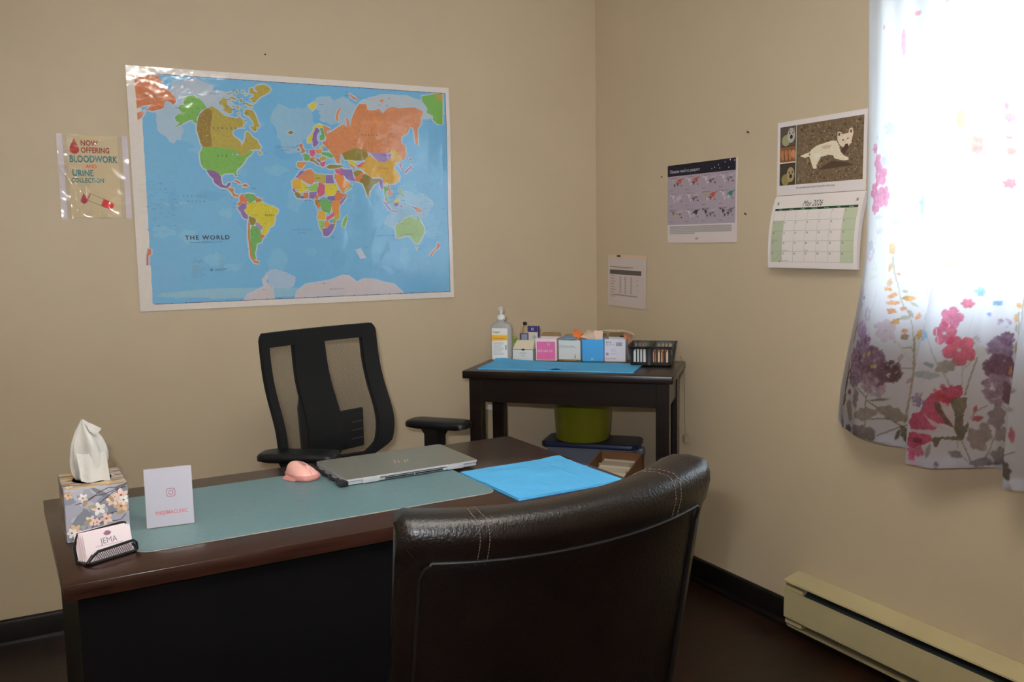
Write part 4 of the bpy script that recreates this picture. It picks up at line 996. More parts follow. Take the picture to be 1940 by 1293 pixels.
Xo += -.052 * sst(up_, 1.703, 1.713) * (1 - saw(up_, 1.72, 1.93)) + .006 * np.sin((up_ - 1.7) * 60) * sst(up_, 1.7, 1.75)
Xo += -.055 * sst(up_, 1.985, 1.997) * (1 - saw(up_, 2.02, 2.2)) - .05 * sst(up_, 2.24, 2.26)
top = .014 * np.sin(up_ * 62) * sst(Z, 1.4, 2.1)
X = Xo * (.75 + .25 * (1 - sst(Z, .7, 1.6))) + top + .004 * np.sin(up_ * 95 + Z * 2) * sst(Z, .9, 1.4)
gj = np.clip(((U - u0) / RES).astype(int), 0, nu - 1); gi = np.clip(((Z - v0) / RES).astype(int), 0, nv - 1)
cols = np.ones((nV, nU, 4), np.float32); cols[..., :3] = img[gi, gj]
me = bpy.data.meshes.new('curtain')
idx = np.arange(nU * nV).reshape(nV, nU); quads = np.stack([idx[:-1, :-1], idx[:-1, 1:], idx[1:, 1:], idx[1:, :-1]], -1).reshape(-1, 4)
me.vertices.add(nU * nV); me.vertices.foreach_set('co', np.stack([X, -U, Z], -1).astype(np.float32).ravel())
me.loops.add(quads.size); me.loops.foreach_set('vertex_index', quads.ravel().astype(np.int32))
me.polygons.add(len(quads)); me.polygons.foreach_set('loop_start', (np.arange(len(quads)) * 4).astype(np.int32)); 
me.update(calc_edges=True); me.polygons.foreach_set('use_smooth', [True] * len(quads))
ca = me.color_attributes.new('Col', 'FLOAT_COLOR', 'POINT'); ca.data.foreach_set('color', cols.reshape(-1, 4).ravel()); me.materials.append(CU)
ct = thing('curtain', 'sheer white floral curtain hanging over the bright window', 'curtain')
o = bpy.data.objects.new('fabric', me); COL.objects.link(o); o.parent = ct
b = MB(); rows_ = []
for j in range(0, 5):
    rows_.append([(float(X[j * 3, i]) + .0025, -float(U[j * 3, i]), float(Z[j * 3, i])) for i in range(0, nU, 3)])
HEMM = mat('hem_fabric', attr=True, rough=.8); b.loft(rows_, False, False, ringclosed=False)
b.c = [tuple(float(q) * .9 for q in cols[12 - (i // (len(rows_[0]) - 1)) * 3, min(nU - 1, (i % (len(rows_[0]) - 1)) * 3), :3]) + (1,) for i in range(len(b.c))]
b.build('hem', HEMM, ct, colors=True)
b = MB(); b.cyl((-.055, -1.38, 2.235), (-.055, -2.95, 2.235), .012); b.lathe([(0, -.02), (.02, -.01), (.02, .01), (0, .02)], 16, (-.055, -1.37, 2.235))
for y in (-1.42, -2.9): b.b2((-.06, y - .01, 2.22), (-.0005, y + .01, 2.25))
tag(b.build('curtain_rod', mat('brushed_rod', (.3, .3, .3, 1), metal=.9, rough=.4, noise=(20, .1))), 'metal rod carrying the floral curtain above the window', 'curtain rod')

# ------------------------------------------------------------------ baseboard heater
t = thing('baseboard_heater', 'cream metal baseboard heater along the right wall under the curtain', 'heater', (0, -1.21, 0), 0)
HM = mat('cream_enamel', S(152, 142, 110), rough=.4, noise=(6, .05)); HD = mat('heater_fins', (.05, .06, .06, 1), rough=.4, metal=.5, noise=(90, .4))
def ext(name, prof, y0, y1, m):
    b = MB(); b.loft([[(x, y, z) for x, z in prof] for y in (y0, y1)]); return b.build(name, m, t, smooth=False)
L2 = -1.45
ext('top_cover', [(-.002, .206), (-.070, .190), (-.071, .185), (-.066, .184), (-.002, .196)], 0, L2, HM)
ext('front_panel', [(-.067, .160), (-.071, .160), (-.071, .066), (-.060, .058), (-.058, .062), (-.067, .068)], -.004, L2, HM)
ext('back_plate', [(-.002, .03), (-.006, .03), (-.006, .20), (-.002, .20)], 0, L2, HM)
ext('bottom_lip', [(-.006, .030), (-.056, .030), (-.058, .038), (-.054, .036), (-.006, .034)], -.01, L2, HM)
b = MB(); b.loft([[(x, y, z) for x, z in ((-.058, .150), (-.012, .184), (-.012, .188), (-.060, .154))] for y in (-.078, L2)]); b.loft([[(x, y, z) for x, z in ((-.056, .066), (-.012, .045), (-.012, .041), (-.058, .062))] for y in (-.078, L2)]); b.build('deflector', mat('dark_deflector', (.035, .042, .045, 1), rough=.45, metal=.3, noise=(8, .1)), t, smooth=False)
b = MB(); b.cyl((-.03, -.1, .11), (-.03, L2, .11), .009); b.b2((-.050, -.1, .075), (-.014, L2, .078)); b.b2((-.050, -.1, .140), (-.014, L2, .143)); b.cyl((-.03, -.1, .08), (-.03, -.1, .14), .006)
b.build('heating_element', HD, t)
b = MB(); b.loft([[(-.002, y, .03), (-.054, y, .03), (-.058, y, .06), (-.068, y, .07), (-.068, y, .155), (-.060, y, .175), (-.064, y, .186), (-.002, y, .196)] for y in (-.001, -.004)])
b.b2((-.064, -.004, .045), (-.010, -.075, .056)); b.b2((-.062, -.004, .158), (-.01, -.075, .170)); b.build('end_cap', HM, t, smooth=False)

# ------------------------------------------------------------------ desk
WOOD = mat('dark_walnut_veneer', (.030, .011, .007, 1), rough=.27, spec=.4, noise=(5, .35, (1, 14, 14)), coat=.15, coat_rough=.12)
BLACKW = mat('black_brown_board', (.0035, .003, .0034, 1), rough=.6, spec=.15, noise=(6, .2))
DL, DD = 1.200, .604
t = thing('desk', 'dark walnut office desk with a closed front panel in the foreground', 'desk', (-2.18, -1.699, 0), 1.9)
b = MB(); b.rbox((DL / 2, DD / 2, .736), (DL, DD, .028), .002, 2); b.build('desktop', WOOD, t)
b = MB(); b.b2((.022, .022, .0), (DL - .022, .040, .721)); b.build('front_panel', BLACKW, t, smooth=False)
for nm, x in (('side_panel', .022), ('side_panel', DL - .047)):
    b = MB(); b.b2((x, .041, 0), (x + .025, DD - .02, .721)); b.build(nm, BLACKW, t, smooth=False)
b = MB(); b.b2((.012, .03, .712), (.021, DD - .03, .7215)); b.build('edge_strip', WOOD, t, smooth=False)

DESK = bpy.data.objects  # (things below stand on the desk at z = .75)
# desk pad
t0 = MB(); PX0, PX1, PY0, PY1 = 0, .757, 0, .405
def rrect(x0, y0, x1, y1, r, n=6):
    out = []
    for cx, cy, a0 in ((x1 - r, y1 - r, 0), (x0 + r, y1 - r, 90), (x0 + r, y0 + r, 180), (x1 - r, y0 + r, 270)):
        out += [(cx + r * math.cos(R(a0 + 90 * k / n)), cy + r * math.sin(R(a0 + 90 * k / n))) for k in range(n + 1)]
    return out
pad = MB(); pad.prism(rrect(0, 0, PX1, PY1, .03), 0, .0016, 0); pad.prism(rrect(.0012, .0012, PX1 - .0012, PY1 - .0012, .029), .0016, .0026, 1)
o = pad.build('desk_pad', [mat('pad_edge', (.36, .34, .30, 1), rough=.7, noise=(50, .1)), mat('sage_leatherette', S(76, 100, 104), rough=.42, noise=(90, .05), bump=(700, .0002))])
o.location = (-2.055, -1.592, .7503); o.rotation_euler = (0, 0, R(1.9)); tag(o, 'grey green leather desk pad lying across the walnut desktop', 'desk pad')

# tissue box
t = thing('tissue_box', 'tissue box printed with magnolia branches at the left end of the desk', 'tissue box', (-2.165, -1.457, .7503), 2)
b = MB(); TW, TD, TH = .113, .150, .102
BXT = S(132, 132, 144)
b.rbox((TW / 2, TD / 2, TH / 2), (TW, TD, TH), .0015, 1, None, 0, BXT)
rng = random.Random(8)
def onface(face, P, z):
    out = []
    for x, y in P:
        if face == 'f': out.append((x, -z, y))
        elif face == 'r': out.append((TW + z, x, y))
        elif face == 'l': out.append((-z, TD - x, y))
        else: out.append((x, y, TH + z))
    return out
def fpoly(face, P, z, c): b.add(onface(face, P, z), [tuple(range(len(P)))], 0, S(*c))
def fell(face, x, y, rx, ry, a, z, c, wx, wy, n=10):
    P = [(x + rx * math.cos(q) * math.cos(a) - ry * math.sin(q) * math.sin(a), y + rx * math.cos(q) * math.sin(a) + ry * math.sin(q) * math.cos(a)) for q in [k * 2 * math.pi / n for k in range(n)]]
    fpoly(face, [(min(max(p_, .001), wx - .001), min(max(q_, .001), wy - .001)) for p_, q_ in P], z, c)
for face, wx, wy in (('f', TW, TH), ('r', TD, TH), ('l', TD, TH), ('t', TW, TD)):
    tint = [(108, 114, 128), (146, 148, 160), (100, 104, 114), (132, 134, 146)] if face != 't' else [(150, 128, 96), (120, 98, 74), (172, 150, 112), (104, 84, 64)]
    for k in range(34): fell(face, rng.uniform(0, wx), rng.uniform(0, wy), rng.uniform(.006, .03) * (2 if face == 't' else 1), rng.uniform(.003, .010), rng.uniform(-.15, .15) if face == 't' else rng.uniform(0, 3), .0002 + k * 2e-6, rng.choice(tint), wx, wy)
    for k in range(7):
        x, y = rng.uniform(0, wx * .6), rng.uniform(0, wy * .8); P = [(x, y)]
        for _ in range(5): x += rng.uniform(.006, .022); y += rng.uniform(-.004, .014); P.append((min(max(x, 0), wx), min(max(y, 0), wy)))
        for (xa, ya), (xb, yb) in zip(P[:-1], P[1:]):
            d = Vector((yb - ya, xa - xb)); d = d.normalized() * .0007 if d.length > 0 else Vector((0, .0007))
            fpoly(face, [(xa + d.x, ya + d.y), (xa - d.x, ya - d.y), (xb - d.x, yb - d.y), (xb + d.x, yb + d.y)], .0004, (62, 46, 44))
    for k in range(13 if face != 't' else 5):
        x, y = rng.uniform(.008, wx - .008), rng.uniform(.008, wy - .008); s_ = rng.uniform(.007, .013); a0 = rng.uniform(0, 6); c0 = rng.choice([(206, 198, 192), (200, 184, 172), (196, 170, 160), (176, 150, 120)])
        for q in range(5):
            a = a0 + q * 1.256; f = rng.uniform(.86, 1.05); fell(face, x + s_ * .55 * math.cos(a), y + s_ * .55 * math.sin(a), s_ * .62, s_ * .36, a, .0005 + k * 1.5e-5 + q * 2e-6, tuple(min(255, v_ * f) for v_ in c0), wx, wy)
        fell(face, x, y, s_ * .2, s_ * .2, 0, .0006 + k * 1.5e-5, (120, 60, 50), wx, wy, 6)
    for k in range(7): fell(face, rng.uniform(.01, wx - .01), rng.uniform(.01, wy - .01), .008, .0035, rng.uniform(0, 3), .0008, (138, 122, 92), wx, wy, 8)
b.build('box', CARD, t, colors=True, smooth=False)
b = MB(); b.lathe([(0, TH + .0009), (.036, TH + .0009)], 28, (TW / 2, TD / 2, 0), sx=1, sy=1.15); b.build('opening', mat('box_opening_film', S(128, 122, 116), rough=.3, noise=(20, .1)), t)
b = MB(); cx, cy = TW / 2 + .0, TD / 2 + .0; rings = []; N = 40
for k in range(15):
    q = k / 14; zz = TH + .001 + q * .118
    rx = [.020, .025, .029, .031, .032, .032, .031, .030, .028, .026, .022, .018, .013, .008, .002][k]; ry = rx * .55
    sx0 = -.006 + .004 * math.sin(q * 4) - .001 * q
    rings.append([(cx + sx0 + rx * math.cos(a) * (1 + .16 * math.sin(5 * a + 1.3 * q)) , cy + ry * math.sin(a) * (1 + .55 * math.sin(4 * a + q * 1.1)), zz + .005 * math.sin(3 * a + 1) * (1 - q * .5)) for a in [2 * math.pi * j / N for j in range(N)]])
b.loft(rings)
# corner of the sheet folded over at the tip, and the front fold that falls onto the box
b.add([(cx - .006, cy - .004, TH + .118), (cx + .006, cy - .012, TH + .112), (cx + .023, cy - .008, TH + .100), (cx + .012, cy - .012, TH + .090), (cx, cy - .014, TH + .098)], [(0, 1, 2, 3, 4)])
fl = []
for j in range(9):
    q = j / 8; fl.append([(cx - .026 + .052 * i / 8 + .004 * q, cy - .016 - .020 * q + .004 * math.sin(i * 1.3 + q), TH + .055 - .052 * q - .008 * q * (i / 8) + .002 * math.cos(i * 1.5)) for i in range(9)])
b.loft(fl, False, False, ringclosed=False)
b.build('tissue', mat('tissue_paper', (.58, .57, .54, 1), rough=.9, noise=(60, .03), bump=(160, .0006)), t, angle=70)

# business card holder with cards
t = thing('card_holder', 'black wire mesh business card holder in front of the tissue box', 'card holder', (-2.139, -1.616, .7503), 26)
BM = mat('black_wire', (.012, .012, .013, 1), rough=.35, noise=(60, .2))
b = MB(); b.tube([(.012, 0, .018), (.001, 0, .006), (.0, .004, .0025), (.0, .035, .0025), (.0, .038, .03)], .0026, 8)
b.tube([(.088, 0, .018), (.097, 0, .006), (.098, .004, .0025), (.098, .035, .0025), (.098, .038, .048)], .0026, 8)
b.tube([(.001, 0, .006), (.010, 0, .014), (.022, 0, .0215), (.090, 0, .0235), (.096, 0, .018), (.097, 0, .006), (.090, 0, .003), (.006, 0, .003)], .0026, 8, True)
b.tube([(0, .038, .03), (.006, .038, .05), (.092, .038, .05), (.098, .038, .048)], .0026, 8); b.b2((.002, .002, .001), (.096, .037, .003)); b.build('wire_frame', BM, t)
b = MB()
for k in range(38):
    x = .004 + k * .0045
    for sg in (1, -1):
        xa, za, xb, zb = x, .004, x + sg * .012, .0215
        if min(xa, xb) < .012 or max(xa, xb) > .093: continue
        b.tube([(xa, .001 + .0003 * sg, za), (xb, .001 + .0003 * sg, zb)], .00045, 4)
b.build('mesh_front', BM, t)
c = thing('business_cards', 'stack of white business cards reading JEMA in the wire holder', 'business cards', (-2.139, -1.616, .7503), 26)
for k in range(5):
    b = MB(); w_, h_ = .089, .051
    b.b2((0, 0, 0), (w_, h_, .0005), 0, S(190, 178, 182))
    if k == 0:
        b.text('JEMA', .0300, .0265, .0150, .0008, S(96, 92, 102), .95, .0, align='LEFT')
        for a, l_ in ((0, .010), (28, .0095), (-28, .0095), (55, .008), (-55, .008)):
            x, y = .045 + .0045 * math.sin(R(a)), .0400 + .0052 * math.cos(R(a)); b.ell(x, y, .0020, .0042, .0008, S(120, 86, 104), -a)
        b.line([(.020, .0235), (.072, .0235)], .0012, .0008, S(165, 142, 152)); b.line([(.016, .017), (.05, .017)], .0008, .0008, S(175, 160, 165))
    o = b.build('card', CARD, c, colors=True, smooth=False)
    o.matrix_local = Matrix.Translation((.005 - .001 * k, .0075 + .0055 * k, .0042)) @ Matrix.Rotation(R(72), 4, 'X') @ Matrix.Rotation(R(-3 + k * .3), 4, 'Z')
# move the whole stack to lean on the back wire
for ch in c.children: pass

# acrylic card stand
t = thing('card_stand', 'slanted clear acrylic stand with a white social media card on the pad', 'card stand', (-2.022, -1.455, .7532), -5)
AC = SL.copy(); AC.name = 'clear_acrylic'; [AC.node_tree.links.remove(l) for l in list(AC.node_tree.links) if l.to_socket.name == 'Normal']
tilt = Matrix.Rotation(R(80), 4, 'X')
b = MB(); w_, h_ = .089, .116
b.b2((0, 0, 0), (w_, h_, .0012), 0, (.62, .62, .72, 1))
RP = S(178, 96, 108)
x, y = w_ * .54, h_ * .54; b.prism
def rring(cx, cy, s_, wd, z, c):
    A = rrect(cx - s_, cy - s_, cx + s_, cy + s_, s_ * .5, 4); B_ = rrect(cx - s_ + wd, cy - s_ + wd, cx + s_ - wd, cy + s_ - wd, (s_ - wd) * .5, 4); n = len(A)
    for i in range(n): j = (i + 1) % n; b.poly([A[i], A[j], B_[j], B_[i]], z, c)
rring(.048, .066, .0085, .0013, .0014, S(140, 92, 116))
for i in range(14):
    a, a2 = 2 * math.pi * i / 14, 2 * math.pi * (i + 1) / 14; b.poly([(.048 + .0048 * math.cos(a), .066 + .0048 * math.sin(a)), (.048 + .0048 * math.cos(a2), .066 + .0048 * math.sin(a2)), (.048 + .0035 * math.cos(a2), .066 + .0035 * math.sin(a2)), (.048 + .0035 * math.cos(a), .066 + .0035 * math.sin(a))], .0014, S(140, 92, 116))
b.ell(.053, .071, .0009, .0009, .0014, S(140, 92, 116))
b.text('THEJEMACLINIC', .047, .024, .0098, .0014, RP, .88, .02, 'CENTER')
o = b.build('card', CARD, t, colors=True, smooth=False); o.matrix_local = Matrix.Translation((0, .0035, .0012)) @ tilt
b = MB(); b.b2((-.0015, -.0015, .0022), (w_ + .0015, h_ + .002, .0040)); o = b.build('front_plate', AC, t, smooth=False); o.matrix_local = Matrix.Translation((0, .0035, .0012)) @ tilt
b = MB(); b.b2((-.0015, -.0015, -.0022), (w_ + .0015, h_ + .002, -.0006)); o = b.build('back_plate', AC, t, smooth=False); o.matrix_local = Matrix.Translation((0, .0035, .0012)) @ tilt
b = MB(); b.b2((-.0015, .006, .0), (w_ + .0015, .05, .0018)); b.build('foot_plate', AC, t, smooth=False)

# laptop
t = thing('laptop', 'closed silver laptop seen from its hinge side on the desk pad', 'laptop', (-1.582, -1.354, .7535), 2.6)
LW, LD = .345, .215
ALU = mat('laptop_lid_metal', S(112, 110, 98), rough=.38, metal=.55, noise=(120, .03)); ALE = mat('bright_aluminium', (.62, .63, .66, 1), rough=.35, metal=.3, noise=(80, .03)); BLK = mat('black_plastic', (.01, .01, .011, 1), rough=.45, noise=(50, .2))
b = MB(); b.prism(rrect(0, .004, LW, LD, .008), .0015, .0085); b.build('base', ALE, t)
b = MB(); b.prism(rrect(0, 0, LW, LD, .008), .0105, .0150, 0); b.prism(rrect(.0008, .0008, LW - .0008, LD - .0008, .0075), .0150, .0154, 1)
lid = b.build('lid', [ALE, ALU], t)
b = MB(); b.b2((.004, .006, .0080), (LW - .004, LD - .004, .0108)); b.build('lid_gap', BLK, t, smooth=False)
for x in (.040, .262):
    b = MB(); b.rbox((x + .021, .003, .0082), (.042, .009, .0136), .0012, 2); b.build('hinge', ALE, t)
b = MB(); b.rbox((.172, .0025, .0062), (.180, .004, .007), .0006, 1); b.build('hinge_bar', ALE, t)
b = MB(); b.b2((.096, -.0006, .0040), (.170, .003, .0070)); b.b2((.174, -.0006, .0040), (.248, .003, .0070)); b.b2((.084, -.0004, .0086), (.258, .003, .0098)); b.build('vent_slot', BLK, t, smooth=False)
b = MB()
for x, y0, y1 in ((.158, .086, .116), (.168, .086, .104), (.182, .078, .104), (.192, .086, .104)):
    b.poly([(x, y0), (x + .0034, y0), (x + .0034 + (y1 - y0) * .3, y1), (x + (y1 - y0) * .3, y1)], .0156, S(166, 148, 124))
b.build('logo', CARD, lid, colors=True, smooth=False)
for y in (.02, .19):
    b = MB(); b.b2((.03, y, 0), (LW - .03, y + .01, .0016)); b.build('rubber_foot', BLK, t, smooth=False)
b = MB(); pts = []
for k in range(46):
    q = k / 45; pts.append((-1.592 - .004 + q * .012 - .010 * abs(math.sin(q * 12.5)), -1.165 - q * .185, .7572 + .004 * abs(math.sin(q * 12.5 + .6))))
b.tube(pts, .0038, 8); pts2 = [(x - .001, y + .01, z + .006) for x, y, z in pts[6:40]]
b.rbox((-1.588, -1.345, .760), (.022, .024, .013), .003, 2)
b.tube([(-1.600, -1.158, .757), (-1.600, -1.12, .757), (-1.63, -1.105, .756)], .0038, 8)
tag(b.build('cable', BLK), 'black cable looped along the left side of the silver laptop', 'cable')

# mouse
t = thing('mouse', 'pink wireless ergonomic mouse on the pad left of the laptop', 'mouse', (-1.648, -1.215, .7530), 0)
PK = mat('pink_plastic', S(194, 146, 138), rough=.38, noise=(30, .02)); PK2 = mat('deep_pink_plastic', S(156, 106, 102), rough=.4, noise=(30, .03))
def mshape(x, y):
    ex = x / (.034 if x > 0 else .030); ey = y / .050
    d = 1 - abs(ex) ** 2.5 - abs(ey) ** 2.6
    return max(0, d) ** .45 * (.031 + .010 * ey - .006 * ex)
N = 28; b = MB(); rings = []
for i in range(13):
    q = math.sin(i / 12 * math.pi / 2); rings.append([((.034 if math.cos(a) > 0 else .030) * q * math.copysign(abs(math.cos(a)) ** .8, math.cos(a)) * .999, .050 * q * math.copysign(abs(math.sin(a)) ** .77, math.sin(a)) * .999, 0) for a in [2 * math.pi * j / N for j in range(N)]])
rings = [[(x, y, mshape(x, y) + .004) for x, y, z in r] for r in rings]; rings = [[(0, 0, mshape(0, 0) + .004)] * N] + rings[1:] + [[(x * 1.02, y * 1.02, .001) for x, y, z in rings[-1]]]
b.loft(rings); sh = b.build('shell', PK, t, angle=80)
b = MB(); b.loft([[(x * s_, y * s_, z) for x, y, _ in rings[-1]] for s_, z in ((.98, 0), (1.06, .003), (1.05, .010), (1.0, .013))]); b.build('base', PK2, t, angle=60)
b = MB(); pts = [(0.002, y, mshape(.002, y) + .0043) for y in [-.047 + .003 * k for k in range(6)]]; b.tube(pts, .0006, 6); b.build('button_seam', PK2, t)
b = MB(); b.lathe([(0, -.003), (.0075, -.003), (.0085, 0), (.0075, .003), (0, .003)], 18); o = b.build('scroll_wheel', PK, t); o.rotation_euler = (0, R(90), 0); o.location = (.002, -.022, mshape(.002, -.022) + .001)
b = MB(); q_ = [(x, y, mshape(x, y) + .0048) for y in (-.016, -.006, .006, .014) for x in (-.003, .007)]; b.add(q_, [(0, 1, 3, 2), (2, 3, 5, 4), (4, 5, 7, 6)]); b.build('top_button', PK2, t)
b = MB(); b.loft([[(-.030, .03, .004), (-.032, .0, .004), (-.026, -.03, .004), (-.022, -.02, .012), (-.025, .02, .012)], [(-.042, .022, .001), (-.044, .0, .001), (-.036, -.024, .001), (-.036, -.02, .004), (-.040, .016, .004)]]); b.build('thumb_rest', PK2, t, angle=60)
t.rotation_euler = (0, 0, R(14)); t.scale = (.98, .98, .98)

# blue absorbent sheets
BLUE = mat('blue_absorbent_sheet', (.09, .46, .86, 1), rough=.7, noise=(12, .05), bump=(22, .004))
def pad_sheet(name, W_, D_, fold, label, base_mat, zf):
    b = MB(); n = 48; m_ = 34
    for lay, (zz, ins) in enumerate(((0, .0), (.0022, .002), (.0042, .001))):
        g_ = [[(ins + (W_ - 2 * ins) * i / n, ins + (D_ - 2 * ins) * j / m_, zz + zf((W_) * i / n, D_ * j / m_) * (1 if lay else .4)) for i in range(n + 1)] for j in range(m_ + 1)]
        b.loft(g_, False, False, ringclosed=False)
    rim = []
    for zz in (0, .0044): rim.append([(0, 0, zz), (W_, 0, zz), (W_, D_, zz), (0, D_, zz)])
    b.loft(rim, False, False)
    o = b.build(name, base_mat, angle=70); tag(o, label, 'medical sheet', None); return o
def zf1(x, y):
    z = .0025 * math.exp(-((y - .15 - .02 * x) / .006) ** 2) + .0014 * math.exp(-((y - .225) / .01) ** 2) + .0016 * math.exp(-((x - .21) / .004) ** 2) + .0008 * math.sin(x * 30 + y * 20)
    return z + .003 * max(0, (y - .24) / .04) * math.exp(-((x - .27) / .04) ** 2)
o = pad_sheet('absorbent_sheet', .287, .278, 0, 'folded bright blue absorbent sheet on the right end of the walnut desk', BLUE, zf1)
o.location = (-1.292, -1.652, .7503); o.rotation_euler = (0, 0, R(2.2))

# ------------------------------------------------------------------ corner table and what stands on it
EA = math.degrees(math.atan2(-.703, .711)); TZ = .85
t = thing('side_table', 'tall dark wood table standing diagonally in the corner', 'table', (-.847, -.409, 0), EA)
TW_, TD_ = .750, .402
DW = mat('espresso_wood', (.011, .006, .0045, 1), rough=.3, noise=(4, .4, (1, 12, 12)), coat=.2, coat_rough=.2)
b = MB(); b.rbox((TW_ / 2, TD_ / 2, TZ - .014), (TW_, TD_, .028), .004, 3); b.build('tabletop', DW, t)
b = MB(); b.b2((.020, .030, .735), (.730, .048, .822)); b.b2((.02, .315, .735), (.73, .333, .822)); b.b2((.022, .048, .735), (.04, .315, .822)); b.b2((.712, .048, .735), (.73, .315, .822)); b.build('apron', DW, t, smooth=False)
for x in (.018, .690):
    for y in (.026, .292):
        b = MB(); b.rbox((x + .022, y + .022 - (.02 if x > .5 and y > .2 else 0), .411), (.046, .046, .822), .002, 1); b.build('leg', DW, t)
FT = Matrix.Translation((-.847, -.409, 0)) @ Matrix.Rotation(R(EA), 4, 'Z')
def at(o, a, bb, z=TZ + .0005, rz=0): o.matrix_world = FT @ Matrix.Translation((a, bb, z)) @ Matrix.Rotation(R(rz), 4, 'Z'); return o
def tthing(name, label, cat, a, bb, z=TZ + .0005, rz=0, group=None): return at(thing(name, label, cat, group=group), a, bb, z, rz)

def zf2(x, y):
    z = .007 * math.exp(-((x - .29) / .02) ** 2) * max(0, 1 - y / .10) + .002 * math.exp(-((y - .12) / .01) ** 2) + .018 * math.exp(-((y - .25) / .045) ** 2) * max(0, 1 - x / .22) + .0008 * math.sin(x * 40)
    return z
o = pad_sheet('absorbent_sheet', .565, .215, 0, 'blue absorbent sheet spread along the front of the corner table', BLUE, zf2); at(o, .045, .045)

# hand sanitizer
t = tthing('sanitizer_bottle', 'clear pump bottle of hand sanitizer at the left end of the corner table', 'bottle', .060, .292)
PLC = mat('cloudy_plastic', (.72, .72, .72, 1), rough=.25, trans=.45, noise=(10, .03)); WPL = mat('white_plastic', (.80, .80, .80, 1), rough=.35, noise=(20, .02))
b = MB(); rings = []
for z, sx_1, sy_1 in ((0, .037, .022), (.003, .040, .0245), (.02, .041, .025), (.125, .041, .025), (.138, .039, .0235), (.145, .032, .020), (.150, .018, .016), (.153, .0145, .0145), (.162, .0145, .0145)):
    rings.append([(sx_1 * math.copysign(abs(math.cos(a)) ** .55, math.cos(a)), sy_1 * math.copysign(abs(math.sin(a)) ** .55, math.sin(a)), z) for a in [2 * math.pi * (j + .5) / 28 for j in range(28)]])
b.loft(rings); b.build('bottle_body', PLC, t, angle=50)
b = MB(); b.lathe([(0, .160), (.0165, .160), (.0165, .172), (.014, .178), (.006, .180), (.006, .194), (0, .194)], 22); b.build('pump_collar', WPL, t)
b = MB(); b.lathe([(0, .190), (.007, .190), (.008, .196), (.008, .206), (.004, .209), (0, .209)], 18); b.rbox((0, -.012, .203), (.010, .026, .008), .002, 2); b.build('pump_head', WPL, t)
b = MB(); b.b2((-.031, -.0262, .008), (.031, -.0257, .128), 0, S(196, 200, 206)); q = lambda P, z, c: b.add([(x, -.0263 - z, y) for x, y in P], [tuple(range(len(P)))], 0, c)
q([(-.031, .079), (.031, .082), (.031, .103), (-.031, .103)], .0002, S(196, 146, 44)); q([(-.031, .100), (.031, .100), (.031, .104), (-.031, .104)], .0003, S(214, 178, 116))
q([(-.024, .088), (.020, .089), (.020, .091), (-.024, .090)], .0004, S(150, 98, 30))
for k in range(10): q([(-.026, .072 - k * .0052), (.018 - (k * 5 % 4) * .004, .072 - k * .0052), (.018 - (k * 5 % 4) * .004, .074 - k * .0052), (-.026, .074 - k * .0052)], .0002, S(150, 156, 162))
for k in range(6): q([(.022, .046 + k * .003), (.028, .046 + k * .003), (.028, .048 + k * .003), (.022, .048 + k * .003)], .0002, S(90, 90, 100))
q([(.004, .012), (.028, .012), (.028, .014), (.004, .014)], .0002, S(60, 140, 160))
tx = MB(); tx.text('Avagard', -.027, .110, .0095, 0, S(70, 74, 84), .9, .01)
b.add([(x, -.0266, y) for x, y, z in tx.v], tx.f, 0, S(70, 74, 84)); b.build('label', CARD, t, colors=True, smooth=False)

# small jar
t = tthing('jar', 'small jar with green lid behind the sanitizer bottle', 'jar', .080, .362)
b = MB(); b.lathe([(0, 0), (.019, 0), (.021, .004), (.021, .058), (.018, .064), (0, .064)], 22); b.build('jar_body', mat('frosted_jar', S(140, 132, 110), rough=.3, noise=(40, .2)), t)
b = MB(); b.lathe([(0, .062), (.021, .062), (.022, .066), (.022, .080), (.019, .084), (0, .084)], 22); b.build('lid', mat('green_lid', S(110, 138, 40), rough=.4, noise=(20, .05)), t)

def carton(name, label, a, bb, w_, d_, h_, front, col_side, flap=True, rz=0, inner=(112, 92, 62)):
    t = tthing(name, label, 'box', a, bb, rz=rz)
    th = .0015; b = MB(); cs = S(*col_side)
    b.b2((0, 0, 0), (w_, th, h_), 0, S(*front)); b.b2((0, d_ - th, 0), (w_, d_, h_), 0, cs); b.b2((0, th, 0), (th, d_ - th, h_), 0, cs); b.b2((w_ - th, th, 0), (w_, d_ - th, h_), 0, cs); b.b2((0, 0, 0), (w_, d_, th), 0, cs)
    b.build('box_body', CARD, t, colors=True, smooth=False)
    if flap:
        b = MB(); m1 = Matrix.Translation((0, d_, h_)) @ Matrix.Rotation(R(62), 4, 'X'); b.add([m1 @ Vector(v) for v in ((0, 0, 0), (w_, 0, 0), (w_ - .006, .017, 0), (.006, .017, 0), (0, 0, .001), (w_, 0, .001), (w_ - .006, .017, .001), (.006, .017, .001))], [(0, 1, 2, 3), (4, 5, 6, 7), (0, 1, 5, 4), (1, 2, 6, 5), (2, 3, 7, 6), (3, 0, 4, 7)], 0, S(*inner))
        b.build('flap', CARD, t, colors=True, smooth=False)
    return t
def front_print(t, fn):
    b = MB(); fn(b); b.v = [(x, -.0004 - z, y) for x, y, z in b.v]; b.build('printing', CARD, t, colors=True, smooth=False)
